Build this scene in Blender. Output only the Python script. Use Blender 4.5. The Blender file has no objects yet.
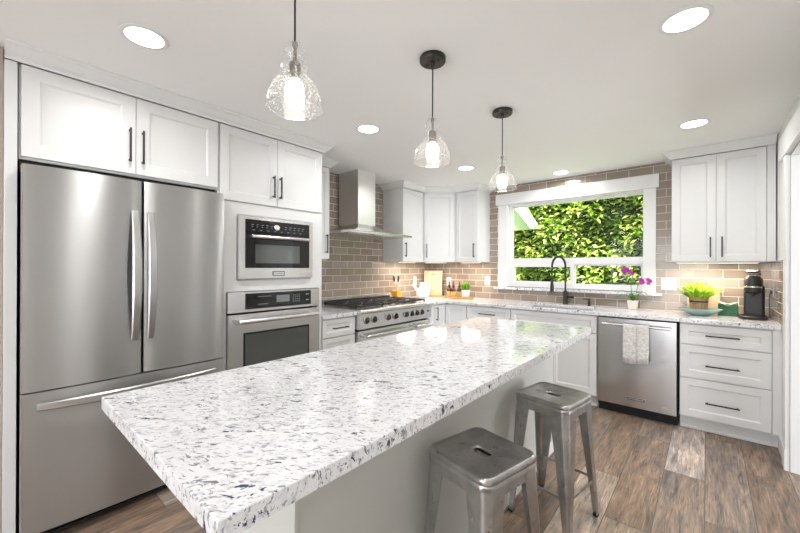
import bpy, bmesh, math, random
from mathutils import Vector, Matrix
R = math.radians
PI = math.pi
SC = bpy.context.scene
COL = SC.collection
random.seed(7)

# ------------------------------------------------------------------ camera, sky, sun, exposure
cam_d = bpy.data.cameras.new('camera'); cam = bpy.data.objects.new('camera', cam_d); COL.objects.link(cam)
cam_d.sensor_width = 36.0; cam_d.lens = 359.441 / 800 * 36.0; cam_d.clip_start = 0.02; cam_d.clip_end = 200
_a, _b, _r = R(40.541), R(0.07), R(0.175)
_F = Vector((-math.sin(_a)*math.cos(_b), math.cos(_a)*math.cos(_b), math.sin(_b)))
_Rt = Vector((math.cos(_a), math.sin(_a), 0)); _U = _Rt.cross(_F)
_R2 = _Rt*math.cos(_r) + _U*math.sin(_r); _U2 = -_Rt*math.sin(_r) + _U*math.cos(_r)
m = Matrix((( _R2.x, _U2.x, -_F.x), (_R2.y, _U2.y, -_F.y), (_R2.z, _U2.z, -_F.z))).to_4x4()
m.translation = Vector((3.119, -4.326, 1.325)); cam.matrix_world = m
SC.camera = cam

world = bpy.data.worlds.new('sky'); SC.world = world; world.use_nodes = True
wn = world.node_tree.nodes; wl = world.node_tree.links; wn.clear()
wo = wn.new('ShaderNodeOutputWorld'); wb = wn.new('ShaderNodeBackground'); wl.new(wb.outputs[0], wo.inputs[0])
wb.inputs[0].default_value = (0.93, 0.96, 1.0, 1); wb.inputs[1].default_value = 9.0

sun_d = bpy.data.lights.new('sun', 'SUN'); sun_d.energy = 30.0; sun_d.angle = R(1.0); sun_d.color = (1.0, 0.95, 0.85)
sun = bpy.data.objects.new('sun', sun_d); COL.objects.link(sun)
sun.rotation_euler = Vector((-0.45, 0.75, -1.55)).to_track_quat('-Z', 'Y').to_euler()

def portal(loc, rot, sx, sy):
    l = bpy.data.lights.new('window_portal', 'AREA'); l.shape = 'RECTANGLE'; l.size = sx; l.size_y = sy
    l.cycles.is_portal = True
    o = bpy.data.objects.new('window_portal', l); o.location = loc; o.rotation_euler = rot; COL.objects.link(o)
portal((2.05, -8.02, 1.15), (R(-90), 0, PI), 2.5, 2.1)     # rear glazing left
portal((1.95, 0.2, 1.58), (R(-90), 0, 0), 1.45, 1.1)       # kitchen window
portal((6.52, -2.6, 1.2), (0, R(90), 0), 2.2, 3.0)         # next room window
LAMP_W = 7.0; PEND_W = 3.5; UC_W = 4.2

SC.view_settings.view_transform = 'Standard'; SC.view_settings.look = 'None'
SC.view_settings.gamma = 1.0; SC.view_settings.use_curve_mapping = False
SC.view_settings.exposure = -0.17

# ------------------------------------------------------------------ node helpers / materials
class NT:
    def __init__(s, name):
        s.m = bpy.data.materials.new(name); s.m.use_nodes = True; s.t = s.m.node_tree; s.t.nodes.clear()
        s.out = s.t.nodes.new('ShaderNodeOutputMaterial')
    def n(s, typ, ins=None, **at):
        nd = s.t.nodes.new('ShaderNode' + typ)
        for k, v in at.items(): setattr(nd, k, v)
        for k, v in (ins or {}).items():
            sk = nd.inputs[k]
            if isinstance(v, bpy.types.NodeSocket): s.t.links.new(v, sk)
            else: sk.default_value = v
        return nd
    def math(s, op, a, b=0.0, c=None):
        ins = {0: a, 1: b}
        if c is not None: ins[2] = c
        return s.n('Math', ins, operation=op).outputs[0]
    def ramp(s, fac, stops, interp='LINEAR'):
        r = s.n('ValToRGB', {0: fac}); cr = r.color_ramp; cr.interpolation = interp
        while len(cr.elements) < len(stops): cr.elements.new(0.5)
        for e, (p, c) in zip(cr.elements, stops):
            e.position = p; e.color = (c[0], c[1], c[2], 1) if hasattr(c, '__len__') else (c, c, c, 1)
        return r.outputs[0]
    def mix(s, f, a, b, bt='MIX'):
        nd = s.n('Mix', None, data_type='RGBA', blend_type=bt)
        for k, v in ((0, f), (6, a), (7, b)):
            if isinstance(v, bpy.types.NodeSocket): s.t.links.new(v, nd.inputs[k])
            else: nd.inputs[k].default_value = v if k == 0 else (v[0], v[1], v[2], 1)
        return nd.outputs[2]
    def end(s, sh): s.t.links.new(sh, s.out.inputs[0]); return s.m
    def obj(s): return s.n('TexCoord').outputs['Object']
    def noise(s, vec, sc, det=3.0, rough=.5, dist=0.0):
        return s.n('TexNoise', {'Vector': vec, 'Scale': sc, 'Detail': det, 'Roughness': rough, 'Distortion': dist})
    def bsdf(s, **k):
        ins = {}
        for a, v in k.items():
            a = a.replace('_', ' ')
            if a == 'Base Color' and not isinstance(v, bpy.types.NodeSocket): v = (v[0], v[1], v[2], 1)
            ins[a] = v
        return s.n('BsdfPrincipled', ins)

def srgb(r, g, b):
    f = lambda c: (c/255/12.92) if c/255 <= .04045 else ((c/255+.055)/1.055)**2.4
    return (f(r), f(g), f(b))

def plain(name, col, rough=.5, metal=0.0, var=.04, sc=9.0, bump=0.0, **kw):
    t = NT(name); v = t.obj(); nz = t.noise(v, sc).outputs[0]
    c = t.mix(nz, tuple(x*(1-var) for x in col), tuple(min(1, x*(1+var)) for x in col))
    k = dict(Base_Color=c, Roughness=rough, Metallic=metal); k.update(kw)
    if bump:
        k['Normal'] = t.n('Bump', {'Strength': bump, 'Distance': .002, 'Height': nz}).outputs[0]
    return t.end(t.bsdf(**k).outputs[0])

def emis(name, col, s):
    t = NT(name); v = t.obj(); nz = t.noise(v, 3.0).outputs[0]
    c = t.mix(nz, tuple(x*.98 for x in col), col)
    return t.end(t.n('Emission', {0: c, 1: s}).outputs[0])

def metal(name, col, rough, axis='x', bump=.06, sc=220, aniso=0.0, arot=0.0):
    t = NT(name); v = t.obj()
    s = {'x': (1, sc, sc), 'y': (sc, 1, sc), 'z': (sc, sc, 1)}[axis]
    mp = t.n('Mapping', {0: v, 'Scale': s}).outputs[0]
    nz = t.noise(mp, 1.0, 2.0).outputs[0]
    rr = t.math('MULTIPLY_ADD', nz, .016, rough - .008)
    c = t.mix(nz, tuple(x*.99 for x in col), tuple(min(1, x*1.01) for x in col))
    k = dict(Base_Color=c, Roughness=rr, Metallic=1.0)
    if aniso:
        k['Anisotropic'] = aniso; k['Anisotropic Rotation'] = arot
        k['Tangent'] = t.n('Tangent', None, direction_type='RADIAL', axis='Z').outputs[0]
    return t.end(t.bsdf(**k).outputs[0])

def glassy(name, tint=(1, 1, 1), seeds=False, ior=1.45, base=0.0):
    t = NT(name)
    g = t.n('NewGeometry')
    cs = t.math('ABSOLUTE', t.n('VectorMath', {0: g.outputs['Incoming'], 1: g.outputs['Normal']}, operation='DOT_PRODUCT').outputs['Value'])
    f0 = ((ior-1)/(ior+1))**2
    fr = t.math('MULTIPLY_ADD', t.math('POWER', t.math('SUBTRACT', 1.0, cs), 4.0), .75, f0*1.2)
    fac = fr
    if seeds:
        vo = t.n('TexVoronoi', {'Vector': t.obj(), 'Scale': 150.0}).outputs['Distance']
        sp = t.math('LESS_THAN', vo, .30)
        fac = t.math('MAXIMUM', t.math('MULTIPLY_ADD', fr, 1.3, base), t.math('MULTIPLY', sp, .42))
    tr = t.n('BsdfTransparent', {0: (*tint, 1)}).outputs[0]
    if seeds:
        wh = t.n('AddShader', {0: t.n('BsdfTranslucent', {0: (.45, .45, .45, 1)}).outputs[0], 1: t.n('BsdfDiffuse', {0: (.45, .45, .45, 1)}).outputs[0]}).outputs[0]
        tr = t.n('MixShader', {0: t.math('MULTIPLY_ADD', sp, .50, .04), 1: tr, 2: wh}).outputs[0]
        fac = t.math('MULTIPLY', fr, .8)
    gl = t.n('BsdfGlossy', {0: (1, 1, 1, 1), 'Roughness': .12 if seeds else .01}).outputs[0]
    return t.end(t.n('MixShader', {0: fac, 1: tr, 2: gl}).outputs[0])

M = {}
M['paint'] = plain('white_cabinet_paint', (.72, .725, .725), .38, var=.01)
M['islandpaint'] = plain('shaded_white_island_paint', (.60, .61, .585), .4, var=.01)  # white, with the shade on the island put into the colour
M['wall'] = plain('white_wall_paint', (.78, .78, .76), .7, var=.01)
M['beige'] = plain('beige_wall_paint', (.42, .37, .32), .7, var=.02)
M['ceil'] = plain('ceiling_paint', (.86, .86, .85), .85, var=.012, sc=2.5)
M['trim'] = plain('white_trim_paint', (.76, .765, .765), .35, var=.01)
M['black'] = plain('matte_black', (.012, .012, .013), .45)
M['gap'] = plain('black_gasket', (.01, .01, .01), .8)
M['handle'] = plain('graphite_metal', (.07, .068, .066), .33, metal=.9)
M['iron'] = plain('cast_iron', (.018, .018, .02), .5, bump=.3, sc=200)
M['blackglass'] = plain('black_glass', (.008, .008, .009), .04)
M['ovenglass'] = plain('tinted_oven_glass', (.16, .17, .165), .03, metal=.7)
M['plastic'] = plain('white_plastic', (.70, .70, .69), .3)
M['ceramic'] = plain('white_ceramic', (.86, .85, .84), .15)
M['bronze'] = plain('dark_bronze', (.05, .045, .04), .35, metal=.8)
M['bronze2'] = plain('brushed_socket_metal', (.22, .20, .18), .3, metal=1.0)
M['ssx'] = metal('brushed_stainless_steel', (.70, .70, .70), .27, 'x', bump=.015, aniso=.7, arot=.25)
M['ssz'] = metal('brushed_fridge_steel', (.50, .505, .505), .33, 'x', aniso=.93, arot=.25)
M['sslight'] = metal('polished_stainless_steel', (.72, .72, .72), .27, 'x')
M['hsteel'] = plain('satin_handle_steel', (.52, .52, .52), .34, metal=1.0, var=.02)
M['chrome'] = plain('chrome', (.8, .8, .8), .08, metal=1.0)
M['gun'] = None
M['uc'] = emis('warm_led_lens', (1.0, .84, .66), 5.0)
M['lens'] = emis('downlight_lens', (1.0, .97, .92), 9.0)
M['bulb'] = emis('glowing_bulb', (1.0, .93, .82), 17.0)
M['pane'] = glassy('window_glass', ior=1.15)
M['seed'] = glassy('seeded_glass', (.96, .96, .96), True, base=.03)
M['bottleglass'] = glassy('clear_bottle_glass', (.97, .97, .95), ior=1.4)
M['soil'] = plain('dark_soil', (.03, .02, .015), .9)
M['display'] = emis('glowing_print', (.75, .82, .85), .5)  # print on the appliance panels, given a glow of its own

def gunmetal():
    t = NT('gunmetal_steel'); v = t.obj()
    a = t.noise(v, 7.0, 4, .6, .8).outputs[0]; b = t.noise(v, 26, 5, .6).outputs[0]
    c = t.ramp(a, [(.3, (.36, .355, .35)), (.5, (.48, .475, .47)), (.64, (.56, .55, .54)), (.78, (.40, .34, .27))])
    rr = t.math('MULTIPLY_ADD', b, .16, .22)
    return t.end(t.bsdf(Base_Color=c, Metallic=1.0, Roughness=rr).outputs[0])
M['gun'] = gunmetal()

def tile(name, axis):
    t = NT(name); p = t.n('NewGeometry').outputs['Position']
    s = t.n('SeparateXYZ', {0: p}); u = s.outputs[0] if axis == 'x' else s.outputs[1]
    zz = t.math('SUBTRACT', s.outputs[2], .913 + .0015)
    vec = t.n('CombineXYZ', {0: t.math('ADD', u, 10.03), 1: t.math('ADD', zz, 7.86), 2: 0.0}).outputs[0]
    br = t.n('TexBrick', {'Vector': vec, 'Color1': (0, 0, 0, 1), 'Color2': (1, 1, 1, 1), 'Mortar': (.5, .5, .5, 1), 'Scale': 1.0,
                          'Mortar Size': .0022, 'Mortar Smooth': .1, 'Bias': 0.0, 'Brick Width': .2055, 'Row Height': .0786},
             offset=.5, offset_frequency=2, squash=1.0)
    rnd = br.outputs[0]; mf = br.outputs[1]
    c = t.mix(rnd, (.235, .19, .15), (.34, .285, .235))
    c = t.mix(mf, c, (.74, .70, .63))
    wav = t.noise(p, 9.0, 1.0).outputs[0]
    h = t.math('SUBTRACT', t.math('MULTIPLY', wav, .25), mf)
    nb = t.n('Bump', {'Strength': .55, 'Distance': .003, 'Height': h}).outputs[0]
    rr = t.math('MULTIPLY_ADD', mf, .6, .10)
    return t.end(t.bsdf(Base_Color=c, Roughness=rr, Normal=nb).outputs[0])
M['tile_x'] = tile('taupe_subway_tile_back', 'x')
M['tile_y'] = tile('taupe_subway_tile_left', 'y')

def floor_mat():
    t = NT('rustic_plank_floor'); p = t.n('NewGeometry').outputs['Position']
    s = t.n('SeparateXYZ', {0: p}); x, y = s.outputs[0], s.outputs[1]
    W, L = .2045, 1.22
    xr = t.math('DIVIDE', t.math('ADD', x, 9.979), W); row = t.math('FLOOR', xr); fx = t.math('FRACT', xr)
    yr = t.math('ADD', t.math('DIVIDE', t.math('ADD', y, 20.0), L), t.math('MULTIPLY', row, .377))
    cell = t.math('FLOOR', yr); fy = t.math('FRACT', yr)
    rv = t.n('TexWhiteNoise', {0: t.n('CombineXYZ', {0: row, 1: cell, 2: 3.0}).outputs[0]}, noise_dimensions='3D').outputs[0]
    off = t.math('MULTIPLY', rv, 37.0)
    gv = t.n('CombineXYZ', {0: t.math('MULTIPLY', x, 60.0), 1: t.math('MULTIPLY', y, 4.2), 2: off}).outputs[0]
    g = t.noise(gv, 1.0, 7, .62, 1.6).outputs[0]
    bv = t.n('CombineXYZ', {0: t.math('MULTIPLY', x, 13.0), 1: t.math('MULTIPLY', y, 2.3), 2: off}).outputs[0]
    b = t.noise(bv, 1.0, 5, .6, 1.2).outputs[0]
    fv = t.n('CombineXYZ', {0: t.math('MULTIPLY', x, 150.0), 1: t.math('MULTIPLY', y, 9.0), 2: off}).outputs[0]
    f = t.noise(fv, 1.0, 4, .7, .5).outputs[0]
    base = t.ramp(rv, [(0, (.20, .14, .10)), (.3, (.27, .19, .135)), (.55, (.25, .195, .16)), (.8, (.36, .275, .21)), (1, (.50, .42, .36))])
    dark = t.ramp(b, [(.30, (.42, .45, .52)), (.43, (.78, .83, .92)), (.54, (1.08, 1.03, .98)), (.66, (1.42, 1.40, 1.38)), (.78, (1.8, 1.77, 1.74))])
    c = t.mix(1.0, base, dark, 'MULTIPLY')
    gr = t.ramp(g, [(.34, (.35, .34, .35)), (.45, (.9, .9, .9)), (.58, (1.1, 1.1, 1.1)), (.68, (1.7, 1.7, 1.7))])
    c = t.mix(.85, c, gr, 'MULTIPLY')
    c = t.mix(.5, c, t.ramp(f, [(.35, (.6, .6, .6)), (.65, (1.3, 1.3, 1.3))]), 'MULTIPLY')
    ex = t.math('MINIMUM', fx, t.math('SUBTRACT', 1.0, fx)); ey = t.math('MULTIPLY', t.math('MINIMUM', fy, t.math('SUBTRACT', 1.0, fy)), L/W)
    e = t.math('LESS_THAN', t.math('MINIMUM', ex, ey), .009)
    c = t.mix(e, c, (.085, .065, .05))
    h = t.math('SUBTRACT', t.math('MULTIPLY', g, .6), e)
    nb = t.n('Bump', {'Strength': .5, 'Distance': .002, 'Height': h}).outputs[0]
    rr = t.math('MULTIPLY_ADD', f, .22, .27)
    return t.end(t.bsdf(Base_Color=c, Roughness=rr, Normal=nb).outputs[0])
M['floor'] = floor_mat()

def quartz():
    t = NT('speckled_white_quartz'); p = t.n('NewGeometry').outputs['Position']
    w = t.noise(p, 11.0, 2).outputs['Color']
    pw = t.n('VectorMath', {0: p, 1: t.n('VectorMath', {0: w, 'Scale': .045}, operation='SCALE').outputs[0]}, operation='ADD').outputs[0]
    sp = t.n('SeparateXYZ', {0: pw}); X, Y, Zz = sp.outputs
    u = t.math('ADD', t.math('MULTIPLY', X, .766), t.math('MULTIPLY', Y, .643)); v = t.math('SUBTRACT', t.math('MULTIPLY', Y, .766), t.math('MULTIPLY', X, .643))
    def st(a, b, o): return t.n('CombineXYZ', {0: t.math('MULTIPLY_ADD', u, a, o), 1: t.math('MULTIPLY', v, b), 2: t.math('MULTIPLY', Zz, a*1.3)}).outputs[0]
    def th(fac, lo, hi): return t.ramp(fac, [(lo, 0.0), (hi, 1.0)])
    base = t.ramp(t.noise(st(26, 60, 0), 1.0, 5, .7).outputs[0], [(.33, (.46, .47, .50)), (.42, (.68, .685, .715)), (.54, (.77, .775, .80)), (.8, (.73, .725, .74))])
    c = base
    f1 = th(t.noise(st(58, 140, 3), 1.0, 2, .6, .4).outputs[0], .60, .63)
    c = t.mix(t.math('MULTIPLY', f1, .68), c, (.17, .17, .195))
    f2 = th(t.noise(st(27, 72, 9), 1.0, 3, .6, 1.0).outputs[0], .622, .64)
    c = t.mix(t.math('MULTIPLY', f2, .85), c, t.ramp(t.noise(p, 14, 1).outputs[0], [(.42, (.09, .09, .11)), (.6, (.22, .20, .175))]))
    g = th(t.noise(p, 5.5, 2).outputs[0], .38, .5)
    f3 = th(t.noise(st(15, 36, 21), 1.0, 4, .66, .5).outputs[0], .615, .632)
    navy = t.ramp(t.noise(p, 9, 1).outputs[0], [(.45, (.018, .030, .085)), (.58, (.035, .037, .05))])
    c = t.mix(t.math('MULTIPLY', t.math('MULTIPLY', f3, g), .95), c, navy)
    return t.end(t.bsdf(Base_Color=c, Roughness=.08).outputs[0])
M['quartz'] = quartz()

def wood(name, c1, c2, axis='x', rough=.5, k=1.0):
    t = NT(name); v = t.obj(); s = {'x': (4, 50, 50), 'y': (50, 4, 50), 'z': (50, 50, 4)}[axis]
    mp = t.n('Mapping', {0: v, 'Scale': tuple(q*k for q in s)}).outputs[0]
    n = t.noise(mp, 1.0, 4, .6, .6).outputs[0]
    return t.end(t.bsdf(Base_Color=t.ramp(n, [(.3, c1), (.7, c2)]), Roughness=rough).outputs[0])
M['maple'] = wood('pale_maple', (.50, .37, .24), (.64, .50, .35), 'z')
M['bamboo'] = wood('honey_bamboo', (.45, .23, .08), (.62, .37, .15), 'x')
M['crate'] = wood('weathered_crate_wood', (.30, .18, .09), (.50, .34, .19), 'z', .7)

def leafmat(name, c1, c2, c3, trans=.25):
    t = NT(name); g = t.n('NewGeometry'); r = g.outputs['Random Per Island']
    c = t.ramp(r, [(0, c1), (.5, c2), (1, c3)])
    d = t.bsdf(Base_Color=c, Roughness=.42).outputs[0]
    tl = t.n('BsdfTranslucent', {0: c}).outputs[0]
    return t.end(t.n('MixShader', {0: trans, 1: d, 2: tl}).outputs[0])
M['hedge'] = leafmat('hedge_leaves', (.02, .07, .008), (.20, .33, .03), (.62, .66, .20), .2)  # random leaf tones; the yellow end also puts sun highlights into colour
M['hedgecore'] = plain('hedge_shade_core', (.012, .028, .008), .9, var=.5)  # dark backing box; shade between the leaves put into its colour
M['fern'] = leafmat('bright_fern_leaves', (.20, .42, .02), (.42, .62, .04), (.62, .75, .12), .35)
M['grassy'] = leafmat('potted_grass_blades', (.07, .22, .01), (.20, .42, .03), (.38, .58, .06), .3)
M['orchidleaf'] = leafmat('orchid_leaves', (.03, .12, .015), (.06, .2, .03), (.12, .3, .05), .15)
M['petal'] = leafmat('magenta_petals', (.20, .01, .17), (.40, .02, .34), (.55, .08, .48), .25)

# ------------------------------------------------------------------ mesh helpers
class MB:
    def __init__(s): s.bm = bmesh.new(); s.mi = 0
    def _tag(s, faces, smooth=False):
        for f in faces:
            f.material_index = s.mi; f.smooth = smooth
    def box(s, x0, x1, y0, y1, z0, z1, bev=0.0, seg=2):
        b = bmesh.new()
        bmesh.ops.create_cube(b, size=1.0)
        for v in b.verts:
            v.co = Vector(((x0+x1)/2 + v.co.x*(x1-x0), (y0+y1)/2 + v.co.y*(y1-y0), (z0+z1)/2 + v.co.z*(z1-z0)))
        if bev: bmesh.ops.bevel(b, geom=b.edges[:], offset=bev, segments=seg, affect='EDGES', profile=.5)
        s.merge(b); return s
    def merge(s, b, mat=None, smooth=None):
        if mat is not None: bmesh.ops.transform(b, matrix=mat, verts=b.verts)
        mp = {}
        for v in b.verts: mp[v] = s.bm.verts.new(v.co)
        for f in b.faces:
            try: nf = s.bm.faces.new([mp[v] for v in f.verts])
            except ValueError: continue
            nf.material_index = s.mi; nf.smooth = f.smooth if smooth is None else smooth
        b.free()
    def rings(s, rings, closed=True, cap=True, smooth=True, loop=False):
        rv = [[s.bm.verts.new(p) for p in r] for r in rings]
        n = len(rv[0]); k = len(rv)
        for i in range(k if loop else k-1):
            a, b = rv[i], rv[(i+1) % k]
            for j in range(n if closed else n-1):
                q = (a[j], a[(j+1) % n], b[(j+1) % n], b[j])
                try: f = s.bm.faces.new(q); f.smooth = smooth; f.material_index = s.mi
                except ValueError: pass
        if cap and closed and not loop:
            for r, fl in ((rv[0], True), (rv[-1], False)):
                try: f = s.bm.faces.new(r[::-1] if fl else r); f.material_index = s.mi
                except ValueError: pass
        return s
    def lathe(s, prof, c=(0, 0, 0), n=24, cap=True, axis='z', smooth=True):
        rs = []
        for r, z in prof:
            ring = []
            for i in range(n):
                a = 2*PI*i/n; p = (max(r, 1e-5)*math.cos(a), max(r, 1e-5)*math.sin(a), z)
                if axis == 'y': p = (p[0], -p[2], p[1])
                if axis == 'x': p = (p[2], p[0], p[1])
                ring.append(Vector(p) + Vector(c))
            rs.append(ring)
        return s.rings(rs, True, cap, smooth)
    def cyl(s, p0, p1, r0, r1=None, n=14, smooth=True):
        return s.tube([p0, p1], r0, r1, n, smooth)
    def tube(s, path, r, r1=None, n=10, smooth=True):
        path = [Vector(p) for p in path]; k = len(path); rs = []
        t0 = (path[1]-path[0]).normalized()
        up = Vector((0, 0, 1)) if abs(t0.z) < .9 else Vector((1, 0, 0))
        a = t0.cross(up).normalized()
        for i, p in enumerate(path):
            t = (path[min(i+1, k-1)] - path[max(i-1, 0)]).normalized()
            a = (a - t*a.dot(t)).normalized(); b = t.cross(a)
            rr = r if r1 is None else r + (r1-r)*i/(k-1)
            if callable(r): rr = r(i/(k-1))
            rs.append([p + a*rr*math.cos(2*PI*j/n) + b*rr*math.sin(2*PI*j/n) for j in range(n)])
        return s.rings(rs, True, True, smooth)
    def bar(s, path, w, t, side, smooth=False):       # rectangular section swept along a path
        path = [Vector(p) for p in path]; k = len(path); sd = Vector(side).normalized(); rs = []
        for i, p in enumerate(path):
            tg = (path[min(i+1, k-1)] - path[max(i-1, 0)]).normalized(); nn = tg.cross(sd).normalized()
            ww = w(i/(k-1)) if callable(w) else w; tt = t(i/(k-1)) if callable(t) else t
            c = .28
            sec = [(-.5, -.5+c), (-.5+c*tt/ww*1.0, -.5), (.5-c*tt/ww, -.5), (.5, -.5+c), (.5, .5-c), (.5-c*tt/ww, .5), (-.5+c*tt/ww, .5), (-.5, .5-c)]
            rs.append([p + sd*ww*a + nn*tt*b for a, b in sec])
        return s.rings(rs, True, True, smooth)
    def prism(s, poly, z0, z1, bev=0.0):
        b = bmesh.new(); v = [b.verts.new((p[0], p[1], z0)) for p in poly]; f = b.faces.new(v)
        r = bmesh.ops.extrude_face_region(b, geom=[f])
        for q in r['geom']:
            if isinstance(q, bmesh.types.BMVert): q.co.z = z1
        bmesh.ops.recalc_face_normals(b, faces=b.faces[:])
        if bev: bmesh.ops.bevel(b, geom=b.edges[:], offset=bev, segments=2, affect='EDGES', profile=.5)
        s.merge(b); return s
    def quad(s, *p):
        f = s.bm.faces.new([s.bm.verts.new(q) for q in p]); f.material_index = s.mi; return s
    def build(s, name, mats, parent=None, loc=(0, 0, 0), rot=None, recalc=True):
        if recalc: bmesh.ops.recalc_face_normals(s.bm, faces=s.bm.faces[:])
        for e in s.bm.edges:
            if len(e.link_faces) == 2 and e.calc_face_angle(0) > .75: e.smooth = False
        me = bpy.data.meshes.new(name); s.bm.to_mesh(me); s.bm.free()
        o = bpy.data.objects.new(name, me); COL.objects.link(o)
        for mm in (mats if isinstance(mats, (list, tuple)) else [mats]): me.materials.append(M[mm] if isinstance(mm, str) else mm)
        o.location = loc
        if rot: o.rotation_euler = rot
        if parent: o.parent = parent
        return o

def thing(name, label, cat, loc=(0, 0, 0), rz=0.0, group=None):
    o = bpy.data.objects.new(name, None); COL.objects.link(o); o.empty_display_size = .1
    o.location = loc; o.rotation_euler = (0, 0, rz); o['label'] = label; o['category'] = cat
    if group: o['group'] = group
    return o
def tag(o, label, cat, group=None, kind=None):
    if kind: o['kind'] = kind
    o['label'] = label; o['category'] = cat
    if group: o['group'] = group
    return o
def struct(o): o['kind'] = 'structure'; return o
def copy_tree(root, loc, rz, label):
    r = root.copy(); COL.objects.link(r); r.location = loc; r.rotation_euler = (0, 0, rz); r['label'] = label
    for ch in list(root.children):
        c = ch.copy(); COL.objects.link(c); c.parent = r
        for g in ch.children:
            d = g.copy(); COL.objects.link(d); d.parent = c
    return r
def text(name, body, size, mat, parent, loc, rot, ext=.0004):
    cu = bpy.data.curves.new(name, 'FONT'); cu.body = body; cu.size = size; cu.align_x = 'CENTER'; cu.align_y = 'CENTER'; cu.extrude = ext
    to = bpy.data.objects.new(name+'_t', cu); COL.objects.link(to)
    dg = bpy.context.evaluated_depsgraph_get(); me = bpy.data.meshes.new_from_object(to.evaluated_get(dg))
    bpy.data.objects.remove(to); me.materials.clear(); me.materials.append(M[mat])
    o = bpy.data.objects.new(name, me); COL.objects.link(o); o.parent = parent; o.location = loc; o.rotation_euler = rot
    return o
FRONT = (R(90), 0, 0)     # text facing local -y

CEIL = 2.352; CT = .913; CB = .882

# ------------------------------------------------------------------ the room
b = MB(); b.box(-.12, 6.6, -8.1, .14, -.08, 0); struct(b.build('floor', 'floor'))
b = MB(); b.box(-.12, 6.6, -8.1, .14, CEIL, CEIL+.12); struct(b.build('ceiling', 'ceil'))
b = MB(); b.box(-.12, 0, -4.256, .14, 0, CEIL); struct(b.build('wall_left', 'tile_y'))
b = MB(); b.box(-.12, .60, -8.1, -4.256, 0, CEIL); struct(b.build('wall_side', 'beige'))
WX0, WX1, WZ0, WZ1 = 1.20, 2.66, 1.085, 2.111
b = MB()
for q in ((0, WX0, 0, CEIL), (WX1, 3.66, 0, CEIL), (WX0, WX1, 0, WZ0), (WX0, WX1, WZ1, CEIL)):
    b.box(q[0], q[1], 0, .14, q[2], q[3])
bmesh.ops.remove_doubles(b.bm, verts=b.bm.verts, dist=1e-5)
struct(b.build('wall_back', 'tile_x'))
# right wall with a cased opening to the next room
b = MB()
b.box(3.53, 3.66, -.89, 0, 0, CEIL); b.box(3.53, 3.66, -8.1, -2.30, 0, CEIL); b.box(3.53, 3.66, -2.30, -.89, 2.07, CEIL)
struct(b.build('wall_right', 'wall'))
b = MB(); b.box(3.522, 3.53, -.60, 0, CT, 1.385); struct(b.build('wall_right_tile', 'tile_y'))
b = MB(); b.box(3.66, 6.6, 0, .14, 0, CEIL); struct(b.build('wall_next_room', 'wall'))
b = MB()
b.box(6.5, 6.6, -8.1, -4.1, 0, CEIL); b.box(6.5, 6.6, -1.1, 0, 0, CEIL); b.box(6.5, 6.6, -4.1, -1.1, 0, .1); b.box(6.5, 6.6, -4.1, -1.1, 2.25, CEIL)
struct(b.build('wall_far_right', 'wall'))
b = MB()
b.box(-.12, .80, -8.1, -8.0, 0, CEIL)
b.box(3.3, 3.53, -8.1, -8.0, 0, CEIL); b.box(.8, 3.3, -8.1, -8.0, 0, .06); b.box(.8, 3.3, -8.1, -8.0, 2.2, CEIL); b.box(3.66, 6.6, -8.1, -8.0, 0, CEIL)
struct(b.build('wall_front', 'wall'))

# window
def frame(mb, x0, x1, z0, z1, y0, y1, w):
    mb.box(x0, x0+w, y0, y1, z0, z1); mb.box(x1-w, x1, y0, y1, z0, z1)
    mb.box(x0+w, x1-w, y0, y1, z0, z0+w); mb.box(x0+w, x1-w, y0, y1, z1-w, z1)
wroot = thing('window_1', 'wide white framed kitchen window over the sink looking onto a hedge', 'window'); wroot['kind'] = 'structure'
for k in ('label', 'category'): del wroot[k]
f = MB(); frame(f, WX0, WX1, WZ0, WZ1, .05, .12, .035); f.box(WX0+.035, WX1-.035, .05, .12, 1.365, 1.435); f.build('window_frame', 'trim', wroot)
s1 = MB(); frame(s1, WX0+.035, 1.965, 1.12, 1.365, .045, .10, .035); o = s1.build('sliding_sash', 'trim', wroot)
s1 = MB(); frame(s1, 1.955, WX1-.035, 1.12, 1.365, .075, .115, .022); o2 = s1.build('fixed_sash', 'trim', wroot)
p = MB(); p.box(WX0+.035, WX1-.035, .09, .094, 1.435, 2.076); p.build('glass_pane', 'pane', wroot)
p = MB(); p.box(WX0+.07, 1.93, .07, .074, 1.155, 1.33); p.build('glass_pane', 'pane', wroot)
p = MB(); p.box(1.977, WX1-.057, .095, .099, 1.142, 1.343); p.build('glass_pane', 'pane', wroot)
c = MB(); c.box(1.085, 1.2, -.022, -.0005, 1.0805, 2.111, .002); c.build('side_casing', 'trim', wroot)
c = MB(); c.box(2.63, 2.735, -.022, -.0005, 1.0805, 2.111, .002); c.build('side_casing', 'trim', wroot)
c = MB(); c.box(1.055, 2.76, -.034, -.0005, 2.111, 2.245, .003); c.build('head_casing', 'trim', wroot)
c = MB(); c.box(WX0, WX0+.012, -.001, .05, WZ0, WZ1); c.box(WX1-.012, WX1, -.001, .05, WZ0, WZ1); c.box(WX0+.012, WX1-.012, -.001, .05, WZ1-.012, WZ1); c.build('jamb', 'trim', wroot)
c = MB(); c.box(1.04, 2.79, -.055, 0, 1.05, 1.08, .003); c.box(WX0, WX1, 0, .05, 1.055, 1.0865); c.build('window_sill', 'quartz', wroot)

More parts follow.
